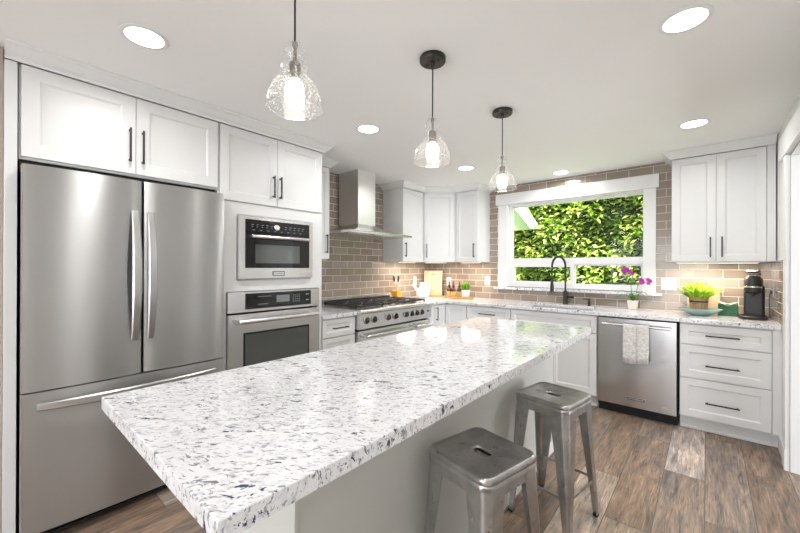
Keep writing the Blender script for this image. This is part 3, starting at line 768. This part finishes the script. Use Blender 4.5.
# ------------------------------------------------------------------ range hood
HD = thing('range_hood', 'stainless chimney range hood on the tiled wall above the range', 'range hood', (0.001, -1.575, 1.66))
b = MB(); y0, y1 = -.47, .485; X1 = .53
def hr(x1, ya, yb, z): return [(0, ya, z), (x1, ya, z), (x1, yb, z), (0, yb, z)]
b.rings([hr(X1, y0, y1, 0), hr(X1, y0, y1, .022), hr(.40, -.235, .145, .068), hr(.336, -.178, .084, .115)], True, True, False); b.build('canopy', 'ssx', HD)
b = MB(); b.box(.02, .334, -.175, .081, .1155, CEIL-1.66-.0005, .001); b.build('chimney', metal('brushed_chimney_steel', (.80, .80, .80), .38, 'z', bump=.01), HD)  # paler than the canopy steel: bright reflection put into the colour
b = MB(); b.box(-.0, .005, -.0, .0, 0, 0); b.bm.free()
b = MB(); b.box(.04, .46, -.40, .02, -.006, -.0005, .001); b.build('filter', 'sslight', HD)
b = MB(); b.box(.04, .46, .04, .42, -.006, -.0005, .001); b.build('filter', 'sslight', HD)
b = MB(); b.box(.462, .505, -.10, .10, -.010, -.0005, .001); b.build('light_strip', 'sslight', HD)

# ------------------------------------------------------------------ dishwasher + towel
DW = thing('dishwasher', 'stainless dishwasher with bar handle and a towel over it', 'dishwasher', (2.338, -.55, 0))
w = .601
b = MB(); b.box(.004, w-.004, .012, .545, .10, .872); b.build('body', 'gap', DW)
b = MB(); b.box(.005, w-.012, -.026, .0115, .090, .868, .004); dd1 = b.build('door', 'ssx', DW)
dm = metal('wavy_dishwasher_steel', (.55, .55, .555), .2, 'x', bump=.05); dd1.data.materials[0] = dm
b = MB(); b.box(.005, w-.008, .03, .06, 0, .0995); b.box(.004, w-.004, -.0, .03, .058, .089); b.build('kick_plate', 'gap', DW)
b = MB(); b.cyl((.045, -.068, .815), (w-.05, -.068, .815), .0105, n=14)
for x in (.06, w-.065): b.cyl((x, -.068, .815), (x, -.026, .815), .008)
b.build('handle', 'sslight', DW)
b = MB(); b.box(.235, .375, -.0285, -.0263, .150, .182, .0008); bd = b.build('badge', 'chrome', DW)
b = MB(); b.box(.240, .370, -.0297, -.0286, .155, .177); b.build('badge_face', 'handle', bd)
text('badge_letters', 'KITCHENAID', .0205, 'plastic', bd, (.305, -.0301, .166), FRONT)
text('model_mark', 'pro', .03, 'chrome', DW, (.51, -.0268, .145), FRONT)

def towel():
    t = NT('striped_linen'); v = t.n('NewGeometry').outputs['Position']; s = t.n('SeparateXYZ', {0: v})
    x = s.outputs[0]; nz = t.noise(v, 60, 4, .6, .5).outputs[0]; n2 = t.noise(v, 420, 2).outputs[0]
    base = t.ramp(nz, [(.35, (.52, .49, .46)), (.5, (.68, .66, .63)), (.65, (.78, .77, .74))])
    st = t.ramp(t.math('DIVIDE', t.math('SUBTRACT', x, 2.552), .19), [(.0, 0.), (.5, 0.), (.51, 1.), (.555, 1.), (.56, 0.), (.575, 0.), (.58, 1.), (.60, 1.), (.61, 0.)])
    c = t.mix(t.math('MULTIPLY', st, .42), base, (.30, .28, .27))
    c = t.mix(.35, c, t.ramp(n2, [(.3, .6), (.7, 1.1)]), 'MULTIPLY')
    return t.end(t.bsdf(Base_Color=c, Roughness=.9, Normal=t.n('Bump', {'Strength': .3, 'Distance': .002, 'Height': nz}).outputs[0]).outputs[0])
M['towel'] = towel()
b = MB(); cx_, cz_ = -.618, .815; rad = .0125; nx = 18; rings = []
path = [(cx_+.017, z) for z in (.60, .66, .72, .78, .81)]
path = [(cx_+rad+.001, z) for z in (.58, .64, .70, .76, .80)] + [(cx_+rad*math.cos(a), cz_+rad*math.sin(a)) for a in [PI*k/8 for k in range(0, 9)]] + [(cx_-rad-.001-.002*k, .80-.08*k) for k in range(0, 5)] 
path = path[:-1] + [(cx_-rad-.010, .495)]
for i in range(nx+1):
    u = i/nx; x = 2.552+.19*u
    ring = []
    for j, (y, z) in enumerate(path):
        amp = .0035*max(0, min(1, (.81-z)/.15)); 
        yy = y - (abs(amp*math.sin(u*9+z*5)) if y < cx_ else 0); zz = z - (.006*math.sin(u*5) if j == len(path)-1 else 0)
        ring.append((x+.004*(.8-z)*math.sin(7*z), yy, zz))
    rings.append(ring)
b.rings(rings, False, False, True)
tw = b.build('hand_towel', 'towel'); md = tw.modifiers.new('thickness', 'SOLIDIFY'); md.thickness = .003; md.offset = 1
tag(tw, 'cream linen towel with grey stripes hanging on the dishwasher handle', 'towel')

# ------------------------------------------------------------------ stools
def leg_mesh(sx, sy):
    b = MB(); top = Vector((sx*.1455, sy*.1455, .612)); bot = Vector((sx*.168, sy*.168, .012)); rs = []
    for k in range(9):
        u = k/8; c = top.lerp(bot, u); a = .092*(1-u)+.030*u; r = min(.036*(1-u)+.010*u, a*.5); th = .0035
        sec = [(-a, 0)]
        sec += [(-r+r*math.sin(q), -r+r*math.cos(q)) for q in [PI/2*i/6 for i in range(7)]]
        sec += [(0, -a), (-th, -a)]
        sec += [(-r+(r-th)*math.cos(q), -r+(r-th)*math.sin(q)) for q in [PI/2*i/6 for i in range(7)]]
        sec += [(-a, -th)]
        rs.append([(c.x+sx*(p[0]), c.y+sy*(p[1]), c.z) for p in sec])
    b.rings(rs, True, True, True)
    for f_ in b.bm.faces: f_.smooth = len(f_.verts) == 4
    return b
def rsq(h, r, z, n=6):
    out = []
    for cx_, cy_, a0 in ((h-r, h-r, 0), (-h+r, h-r, PI/2), (-h+r, -h+r, PI), (h-r, -h+r, 1.5*PI)):
        for i in range(n+1):
            a = a0+PI/2*i/n; out.append((cx_+r*math.cos(a), cy_+r*math.sin(a), z))
    return out
def make_stool(loc, rz, label):
    t = thing('bar_stool', label, 'stool', loc, rz, 'metal counter stools along the island')
    b = MB(); top = .650
    def hole(z, k=1.0):
        o_ = []
        for i in range(28):
            x, y, _ = rsq(.5, .2, 0)[i]; a = math.atan2(y, x)
            hx, hy = .042*k, .026*k
            cx_ = math.copysign(max(0, hx-hy), math.cos(a)) if abs(math.cos(a)) > .35 else (hx-hy)*math.cos(a)/.35
            o_.append((cx_+hy*math.cos(a), hy*math.sin(a), z))
        return o_
    rs = [rsq(.1480, .038, .606), rsq(.1485, .038, .621), rsq(.1465, .038, .624), rsq(.1465, .038, .627), rsq(.1485, .038, .630), rsq(.1480, .038, .641), rsq(.1450, .038, .648), rsq(.1410, .037, top), rsq(.1370, .036, top-.0008), rsq(.1320, .034, top-.0045), rsq(.126, .033, top-.0050),
          hole(top-.0045, 1.25), hole(top-.0065, 1.06), hole(top-.014, 1.0)]
    b.rings(rs, True, False, True)
    o = b.build('seat', 'gun', t, recalc=True); md = o.modifiers.new('sheet', 'SOLIDIFY'); md.thickness = .002; md.offset = -1
    es = o.modifiers.new('edges', 'EDGE_SPLIT'); es.split_angle = R(50)
    b = MB()
    for k in range(4):
        mt = Matrix.Rotation(k*PI/2, 4, 'Z'); bb = bmesh.new(); n = 14; vt = []
        for i in range(n+1):
            x = -.108+.216*i/n; u = abs(x)/.108
            zb_ = .578-.050*max(0, (u-.50)/.50)**2.2
            vt.append((bb.verts.new((x, -.1450, .612)), bb.verts.new((x, -.1462, zb_)), bb.verts.new((x, -.1435, zb_)), bb.verts.new((x, -.1425, .612))))
        for i in range(n):
            for j in range(4): bb.faces.new((vt[i][j], vt[i][(j+1) % 4], vt[i+1][(j+1) % 4], vt[i+1][j]))
        b.merge(bb, mt)
    b.build('apron', 'gun', t)
    for sx in (-1, 1):
        for sy in (-1, 1):
            o = leg_mesh(sx, sy).build('leg', 'gun', t)
            f_ = MB(); x, y = sx*.156, sy*.156; f_.box(x-.0125, x+.0125, y-.0125, y+.0125, .0, .014, .003); f_.build('foot_cap', 'black', o)
    z = .200; q = .168-.0225*(z-.012)/.6-.006
    for (p0, p1) in (((-q, -q), (q, -q)), ((q, -q), (q, q)), ((q, q), (-q, q)), ((-q, q), (-q, -q))):
        b = MB(); b.bar([(p0[0], p0[1], z), (p1[0], p1[1], z)], .016, .005, (0, 0, 1)); b.build('footrest_bar', 'gun', t)
    for s in (-1, 1):
        b = MB(); b.bar([(-.135, s*.112, .572), (.135, s*.112, .572)], .012, .004, (0, 0, 1)); b.build('under_brace', 'black', t)
    return t
st_ = make_stool((2.484, -3.115, 0), R(-12.5), 'gunmetal metal counter stool nearest the camera by the island')
copy_tree(st_, (2.488, -2.312, 0), R(-9.7), 'gunmetal metal counter stool farther from the camera, nearer the dishwasher')

# ------------------------------------------------------------------ ceiling lights
def light(name, kind, e, parent, loc, rot=(0, 0, 0), **k):
    l = bpy.data.lights.new(name, kind); l.energy = e
    for a, v in k.items(): setattr(l, a, v)
    o = bpy.data.objects.new(name, l); COL.objects.link(o); o.parent = parent; o.location = loc; o.rotation_euler = rot; return o
DL = [((1.20, -3.848), 'recessed ceiling light nearest above the refrigerator doors'), ((3.047, -2.43), 'recessed ceiling light at the top right, largest in view'),
      ((1.20, -2.45), 'recessed ceiling light between the oven tower and first two pendants'), ((3.045, -1.026), 'recessed ceiling light in front of the right wall cabinet'),
      ((1.217, -1.055), 'recessed ceiling light near the corner wall cabinets'), ((1.914, -.242), 'recessed ceiling light just above the window casing'),
      ((3.047, -3.85), None), ((1.2, -5.6), None), ((3.047, -5.6), None)]  # last three are out of view, added to light the room
for (x, y), lab in DL:
    t = thing('recessed_light', lab or 'unseen recessed ceiling light added to light the room', 'ceiling light', (x, y, CEIL), 0, 'recessed ceiling lights')
    b = MB(); b.lathe([(.074, -.0005), (.074, -.004), (.080, -.006), (.092, -.003), (.092, -.0005)], n=32, cap=False); b.build('trim_ring', 'trim', t)
    b = MB(); b.lathe([(.0, -.0035), (.074, -.0035)], n=32, cap=False); b.quad((0, 0, 0), (1e-4, 0, 0), (0, 1e-4, 0)) if False else None; b.build('lens', 'lens', t)
    light('lamp', 'AREA', LAMP_W, t, (0, 0, -.012), (0, 0, 0), shape='DISK', size=.14, color=(1.0, .985, .965), spread=R(165))

PD = [(-3.66, 'seeded glass pendant lamp nearest the camera over the island'), (-2.887, 'middle of the three seeded glass pendant lamps over the island'), (-2.10, 'seeded glass pendant lamp farthest over the island, nearest the window')]
pend0 = None
for y, lab in PD:
    if pend0 is not None:
        copy_tree(pend0, (2.095, y, CEIL), 0, lab)
        l = light('lamp', 'POINT', PEND_W, None, (2.095, y, CEIL-.475), color=(1.0, .87, .70), shadow_soft_size=.028) if False else None
        continue
    t = thing('pendant_lamp', lab, 'pendant lamp', (2.095, y, CEIL), 0, 'glass pendants over the island'); pend0 = t
    b = MB(); b.lathe([(.062, -.0005), (.064, -.004), (.064, -.022), (.060, -.027), (.0, -.027)], n=28, cap=False); cn = b.build('canopy', 'bronze', t)
    b = MB(); b.lathe([(.011, -.0272), (.010, -.042), (.004, -.05)], n=14); b.lathe([(.004, -.0272), (.004, -.034), (0, -.034)], (.035, .0, 0), 8); b.lathe([(.004, -.0272), (.004, -.034), (0, -.034)], (-.035, .0, 0), 8); b.build('screw', 'bronze', cn)
    b = MB(); b.cyl((0, 0, -.045), (0, 0, -.300), .0033, n=8); b.build('cord', 'black', t)
    b = MB(); b.lathe([(.004, -.295), (.009, -.298), (.009, -.312), (.006, -.318), (.006, -.362), (.019, -.366), (.019, -.377), (.016, -.379), (.019, -.382), (.019, -.398), (.016, -.40), (.019, -.403), (.019, -.418), (0, -.42)], n=16); b.build('socket', 'bronze2', t)
    b = MB(); pr = [(.010, -.300), (.022, -.304), (.031, -.316), (.035, -.332), (.031, -.349), (.023, -.358), (.0225, -.361), (.034, -.366), (.043, -.377), (.041, -.390), (.030, -.398), (.0285, -.401),
                    (.042, -.408), (.058, -.422), (.073, -.442), (.082, -.464), (.087, -.488), (.0895, -.508), (.0895, -.511)]
    b.lathe(pr, n=36, cap=False); gs = b.build('glass_shade', 'seed', t)
    b = MB(); b.lathe([(.0885, -.5105), (.0912, -.510), (.0912, -.5140), (.0885, -.5140), (.0885, -.5105)], n=36, cap=False); b.build('rim', glassy('thick_glass_rim', (.95, .95, .95), ior=2.6), gs)
    b = MB(); b.lathe([(.012, -.4205), (.024, -.43), (.030, -.445), (.031, -.47), (.030, -.49), (.024, -.503), (.0, -.509)], n=20, cap=False); b.build('bulb', 'bulb', t)
for c_ in range(0): pass

# ------------------------------------------------------------------ under-cabinet lights
def ucl(loc, rz, L, label):
    t = thing('under_cabinet_light', label, 'light', loc, rz, 'under-cabinet light strips')
    b = MB(); b.box(-L/2, L/2, -.022, .022, -.012, -.0005, .001); b.build('housing', 'plastic', t)
    b = MB(); b.box(-L/2+.01, L/2-.01, -.016, .016, -.0135, -.0122); b.build('lens', 'uc', t)
    light('lamp', 'AREA', UC_W*L/.3, t, (0, 0, -.018), (0, 0, 0), shape='RECTANGLE', size=L*.9, size_y=.03, color=(1.0, .83, .68))
ucl((.22, -.80, UZ0), R(90), .34, 'light strip under the wall cabinet right of the hood')
ucl((.36, -.36, UZ0), R(42), .30, 'light strip under the angled corner wall cabinet')
ucl((.80, -.22, UZ0), 0, .28, 'light strip under the wall cabinet left of the window')
ucl((3.17, -.22, 1.377), 0, .54, 'light strip under the wall cabinet right of the window')

# ------------------------------------------------------------------ outlets
def plate(label, loc, rz, w, h, kind, name='wall_outlet', cat='outlet'):
    t = thing(name, label, cat, loc, rz)
    b = MB(); b.box(-w/2, w/2, -.006, -.0005, -h/2, h/2, .002); b.build('cover_plate', 'plastic', t)
    for i, k in enumerate(kind):
        x = (i-(len(kind)-1)/2)*.046
        if k == 'o':
            b = MB(); b.box(x-.016, x+.016, -.0075, -.0062, -.034, .034, .0005); s_ = b.build('socket', 'plastic', t)
            b = MB()
            for z in (.017, -.017):
                b.box(x-.008, x-.006, -.0083, -.0077, z-.005, z+.005); b.box(x+.006, x+.008, -.0083, -.0077, z-.005, z+.005)
            b.build('slots', 'black', s_)
        else:
            b = MB(); b.box(x-.016, x+.016, -.0095, -.0062, -.033, .033, .001); b.build('rocker_switch', 'plastic', t)
plate('white outlet on the left tiled wall between hood and corner', (0, -.36, 1.13), R(90), .075, .12, 'o')
plate('white outlet on the back wall behind the maple cutting board', (.335, 0, 1.12), 0, .075, .12, 'o')
plate('white switch plate on the tile just left of the window', (.93, 0, 1.15), 0, .075, .12, 's', 'light_switch', 'switch')
plate('white double outlet on the tile just right of the window', (2.835, 0, 1.17), 0, .125, .12, 'os')
plate('white outlet on the narrow right wall behind the coffee machine', (3.5215, -.22, 1.15), R(-90), .075, .12, 'o')

# ------------------------------------------------------------------ things on the counters
Z = CT+.0008
# amber reed bottle
t = thing('reed_diffuser', 'square bottle of amber liquid with dark tipped reeds beside the range', 'diffuser', (.085, -.855, Z), R(8))
b = MB(); b.box(-.055, .055, -.055, .055, 0, .125, .008); b.lathe([(.02, .125), (.018, .15), (.022, .152)], n=14); b.build('bottle', 'bottleglass', t)
b = MB(); b.box(-.050, .050, -.050, .050, .006, .108, .006); b.build('liquid', plain('amber_liquid', (.72, .36, .04), .15, Emission_Strength=0.0), t)
for i, (dx, dy) in enumerate(((-.05, .01), (-.015, -.02), (.02, .02), (.05, -.01))):
    b = MB(); b.cyl((dx*.1, dy*.1, .11), (dx, dy, .27), .0018, n=6); rd = b.build('reed', 'maple', t)
    b = MB(); b.cyl((dx*.82, dy*.82, .225), (dx*1.02, dy*1.02, .295), .006, .009, n=8); b.build('seed_head', 'black', rd)
# teapot-like white pitcher
t = thing('watering_pitcher', 'white ceramic pitcher with upturned spout in the counter corner', 'pitcher', (.185, -.42, Z))
b = MB(); b.lathe([(.06, 0), (.085, .02), (.092, .06), (.08, .10), (.055, .13), (.04, .15), (.042, .20), (.036, .205)], n=28); b.build('body', 'ceramic', t)
dirS = Vector((-.35, -.92, 0)).normalized()
b = MB(); b.tube([dirS*.06+Vector((0, 0, .08)), dirS*.10+Vector((0, 0, .11)), dirS*.135+Vector((0, 0, .155)), dirS*.165+Vector((0, 0, .175))], .025, .014, 12); b.build('spout', 'ceramic', t)
b = MB(); b.tube([dirS*-.035+Vector((0, 0, .19)), dirS*-.09+Vector((0, 0, .18)), dirS*-.115+Vector((0, 0, .12)), dirS*-.085+Vector((0, 0, .06))], .009, n=10); b.build('handle', 'ceramic', t)
# cutting boards leaning in the corner
def board(label, loc, rz, w, h, th, tilt, mat, hole=False, mark=False):
    t = thing('cutting_board', label, 'cutting board', loc, rz)
    b = MB(); b.box(-w/2, w/2, -th, 0, 0, h, .004); o = b.build('board', mat, t, rot=(tilt, 0, 0))
    if mark:
        b = MB()
        for k in range(5): b.box(-.035+.014*k, -.025+.014*k, -th-.0012, -th-.0002, h-.055, h-.047)
        b.build('engraved_mark', 'black', o)
    return t
board('large pale maple cutting board leaning in the back corner', (.165, -.155, Z), R(28), .26, .36, .018, R(-9), 'maple', mark=True)
board('small maple cutting board lying flat before the corner', (.245, -.185, Z), R(28), .17, .028, .06, 0, 'bamboo')
b = MB(); b.box(2.975, 3.205, -.045, -.027, Z, 1.165, .003)
o = b.build('cutting_board', 'maple'); tag(o, 'upright pale wooden board standing behind the fern planter', 'cutting board')

# tray with bottles and potted grass
TX, TY = .635, -.235
t = thing('serving_tray', 'oval honey-coloured bamboo tray left of the window', 'tray', (TX, TY, Z), R(8))
b = MB(); b.lathe([(.0, 0), (.195, 0), (.205, .006), (.205, .030), (.199, .030), (.197, .010), (.0, .008)], n=40, cap=False)
for v in b.bm.verts: v.co.y *= .5
b.build('tray_body', 'bamboo', t)
M['amberglass'] = plain('dark_amber_glass', (.05, .02, .008), .1)
M['kraft'] = plain('gold_label', (.62, .42, .16), .6, var=.35, sc=120)
M['redcap'] = plain('red_rubber_bulb', (.22, .03, .03), .4)
bott0 = None
for dx, dy, lab in ((-.135, -.015, 'dropper bottle at the left, apart from the other two on the tray'), (-.060, -.032, 'middle of the three amber dropper bottles on the tray'), (.005, .012, 'amber dropper bottle next to the potted grass on the tray')):
    loc = (TX+dx, TY+dy, Z+.0090)
    if bott0 is None:
        t = thing('dropper_bottle', lab, 'bottle', loc, 0, 'dropper bottles on the tray'); bott0 = t; t.scale = (1.25, 1.25, 1.38)
        b = MB(); b.lathe([(.024, 0), (.026, .003), (.026, .075), (.02, .088), (.011, .094), (.011, .10)], n=18); bo = b.build('bottle_body', 'amberglass', t)
        b = MB(); b.lathe([(.0265, .012), (.0268, .013), (.0268, .058), (.0265, .059)], n=18, cap=False); b.build('label_band', 'kraft', bo)
        b = MB(); b.lathe([(.014, .1005), (.014, .118), (.008, .12)], n=14); b.build('collar', 'black', t)
        b = MB(); b.lathe([(.008, .1205), (.0095, .135), (.007, .152), (.0, .158)], n=12, cap=False); b.build('dropper_bulb', 'redcap', t)
    else: copy_tree(bott0, loc, random.uniform(0, 2), lab)
def blades(n, r0, h, spread, w, rg, curve=.5, hv=.3):
    b = MB()
    for i in range(n):
        a = rg.uniform(0, 2*PI); rr_ = r0*math.sqrt(rg.random()); H = h*rg.uniform(1-hv, 1); sp = spread*rg.uniform(.3, 1)*(rr_/r0*.7+.3)
        base = Vector((rr_*math.cos(a), rr_*math.sin(a), 0)); a2 = a+rg.uniform(-.5, .5); dv = Vector((math.cos(a2), math.sin(a2), 0)); sd = Vector((-dv.y, dv.x, 0))
        pr = None
        for k in range(5):
            u = k/4; p = base + dv*sp*(u**1.6) + Vector((0, 0, H*(u-curve*.4*u*u*(sp/spread)))); ww = w*(math.sin(PI*min(.95, u*.75+.22)))*(1 if k < 4 else .15)
            cur = (b.bm.verts.new(p-sd*ww/2), b.bm.verts.new(p+sd*ww/2))
            if pr: b.bm.faces.new((pr[0], pr[1], cur[1], cur[0]))
            pr = cur
    return b
t = thing('potted_grass', 'small green grass in a white pot on the bamboo tray', 'potted plant', (TX+.105, TY+.0, Z+.0090)); t.scale = (1.25, 1.25, 1.3)
b = MB(); b.lathe([(.034, 0), (.038, .004), (.045, .082), (.041, .082), (.038, .07), (.0, .068)], n=22, cap=False); b.build('pot', 'ceramic', t)
blades(190, .036, .115, .035, .006, random.Random(5)).build('grass_blades', 'grassy', t, (0, 0, .066), recalc=False)
# orchid
t = thing('potted_orchid', 'magenta orchid in a white square pot right of the sink', 'potted plant', (2.56, -.13, Z))
b = MB(); q = lambda a, z: [(-a, -a, z), (a, -a, z), (a, a, z), (-a, a, z)]
b.rings([q(.032, 0), q(.044, .088), q(.039, .088), q(.037, .075)], True, True, False); b.build('pot', plain('cream_ceramic', (.80, .74, .68), .3), t)
b = MB(); rg = random.Random(2)
for i, (az, L, dr_, up) in enumerate(((.4, .13, .10, .10), (2.9, .16, .16, .09), (-1.2, .10, .03, .07), (1.9, .11, .02, .08), (3.6, .17, .12, .13), (-.2, .15, .14, .12), (-2.0, .08, .03, .06))):
    dv = Vector((math.cos(az), math.sin(az)*.6, 0)); sd = Vector((-dv.y, dv.x, 0)).normalized(); pr = None
    for k in range(8):
        u = k/7; p = dv*L*u + Vector((0, 0, .078+up*math.sin(u*2.2)*1.1 - min(dr_, .085)*u*u)); ww = .034*math.sin(PI*min(.98, u*.85+.12))
        cur = (b.bm.verts.new(p-sd*ww/2), b.bm.verts.new(p+Vector((0, 0, -.004))), b.bm.verts.new(p+sd*ww/2))
        if pr:
            b.bm.faces.new((pr[0], pr[1], cur[1], cur[0])); b.bm.faces.new((pr[1], pr[2], cur[2], cur[1]))
        pr = cur
b.build('leaves', 'orchidleaf', t, recalc=False)
stems = [[(0, 0, .07), (-.015, 0, .2), (-.02, .0, .31), (-.045, 0, .385), (-.085, 0, .395)], [(.005, 0, .07), (.03, 0, .18), (.045, 0, .26), (.075, 0, .31), (.125, -.005, .30)]]
heads = [[(-.085, .39), (-.065, .40), (-.045, .395), (-.025, .375), (-.05, .378), (-.08, .372), (-.005, .35)], [(.06, .30), (.075, .285), (.068, .265), (.085, .27), (.125, .295), (.14, .28), (.128, .262)]]
for sp, hd in zip(stems, heads):
    b = MB(); b.tube(sp, .003, .002, 6); so = b.build('flower_stem', 'orchidleaf', t)
    for (x, z) in hd:
        b = MB(); c_ = Vector((x, rg.uniform(-.02, .0), z)); tw_ = rg.uniform(0, 1)
        for k in range(5):
            a = tw_+k*2*PI/5; d_ = Vector((math.cos(a), -.25, math.sin(a))); s_ = Vector((-math.sin(a), 0, math.cos(a)))
            v_ = [b.bm.verts.new(c_ + d_*r_*.019 + s_*w_*.010) for r_, w_ in ((0, 0), (.5, .8), (.95, .6), (1.1, 0), (.95, -.6), (.5, -.8))]; b.bm.faces.new(v_)
        b.build('blossom', 'petal', so, recalc=False)
# bowl with crate planter
BX, BY = 3.06, -.25
t = thing('shallow_bowl', 'wide pale aqua oval dish holding the fern planter', 'bowl', (BX+.01, BY, Z))
b = MB(); b.lathe([(0, 0), (.06, 0), (.075, .006), (.125, .036), (.152, .058), (.149, .060), (.12, .042), (.07, .014), (0, .012)], n=40, cap=False)
for v in b.bm.verts: v.co.y *= .72
b.build('bowl_body', plain('aqua_glaze', (.36, .52, .50), .18), t)
t = thing('fern_planter', 'bright green fern in a round slatted wooden bucket', 'potted plant', (BX, BY, Z+.0135))
b = MB(); b.lathe([(.058, 0), (.066, .135), (.060, .135), (.058, .12), (0, .118)], n=28, cap=False)
b.lathe([(0, 0), (.058, 0)], n=28, cap=False); b.build('bucket', 'crate', t)
b = MB(); b.lathe([(.0645, .10), (.0665, .10), (.0672, .112), (.0655, .112)], n=28, cap=False); b.build('metal_band', 'handle', t)
b = MB(); b.tube([(-.045, -.052, .118), (-.055, -.064, .10), (-.03, -.078, .085), (-.005, -.078, .10), (-.003, -.068, .118)], .0022, n=6); b.build('bail_handle', 'handle', t)
blades(230, .058, .185, .17, .024, random.Random(9), .9, .6).build('foliage', 'fern', t, (0, 0, .115), recalc=False)
# green box
t = thing('recipe_box', 'small green box with open flaps left of the coffee machine', 'box', (3.255, -.13, Z), R(-6))
b = MB(); b.box(-.062, .062, -.045, .045, 0, .10, .002); b.build('box_body', plain('green_printed_card', (.02, .12, .055), .5, var=.6, sc=70), t)
b = MB(); b.quad((-.066, -.046, .125), (.0, -.050, .088), (.0, .0, .102), (-.066, .0, .125)); b.quad((.0, -.050, .088), (.066, -.046, .125), (.066, 0, .125), (0, 0, .102))
o = b.build('lid', plain('pale_box_lid', (.62, .64, .58), .5), t); o.modifiers.new('t', 'SOLIDIFY').thickness = .003
# coffee machine, seen from its front-left
t = thing('coffee_machine', 'black pod coffee machine with chrome lever in the right corner', 'coffee machine', (3.405, -.215, Z), R(-8)); t.scale = (1.1, 1.1, 1.14)
b = MB(); b.box(-.052, .056, -.02, .105, 0, .235, .012); b.build('body', 'black', t)
b = MB(); b.lathe([(.078, 0), (.080, .003), (.080, .020), (.074, .026), (.0, .026)], (0, -.055, 0), 28); dt = b.build('drip_tray', 'black', t)
b = MB(); b.lathe([(.062, .0265), (.062, .0295), (0, .0295)], (0, -.055, 0), 28); b.build('drip_grid', 'handle', dt)
b = MB(); b.lathe([(.030, .180), (.046, .190), (.049, .205), (.049, .275), (.044, .295), (.030, .306)], (0, -.045, 0), 26); hd_ = b.build('brew_head', 'black', t)
b = MB(); b.lathe([(.0495, .222), (.0502, .223), (.0502, .232), (.0495, .233)], (0, -.045, 0), 26, cap=False); b.build('chrome_ring', 'chrome', hd_)
b = MB(); b.cyl((0, -.06, .185), (0, -.06, .160), .012, .008); b.build('spout', 'black', hd_)
b = MB(); b.box(-.045, .048, -.045, .085, .2355, .292, .014); b.build('top_housing', 'black', t)
pz = [(0, -.09+.19*u, .302+.040*math.sin(PI*(.25+u*.65))) for u in [k/10 for k in range(11)]]
b = MB(); b.bar(pz, .070, .012, (1, 0, 0), True); b.build('lever', 'black', t)
b = MB(); b.bar([(p_[0], p_[1], p_[2]-.009) for p_ in pz[:8]], .076, .006, (1, 0, 0), True); b.build('lever_trim', 'chrome', t)
b = MB()
for k in range(7): b.box(.0563, .0575, .01, .07, .06+.022*k, .068+.022*k)
b.build('side_vents', 'handle', t)
t = thing('power_cord', 'black power cord running from the right outlet to the coffee machine', 'cord')
b = MB(); b.tube([(3.512, -.22, 1.13), (3.498, -.22, 1.12), (3.497, -.215, 1.05), (3.500, -.20, .96), (3.505, -.17, .925), (3.49, -.09, .921), (3.462, -.086, .93)], .0032, n=8); b.build('cable', 'black', t)
b = MB(); b.box(3.502, 3.5125, -.232, -.208, 1.118, 1.145, .003); b.build('plug', 'black', t)
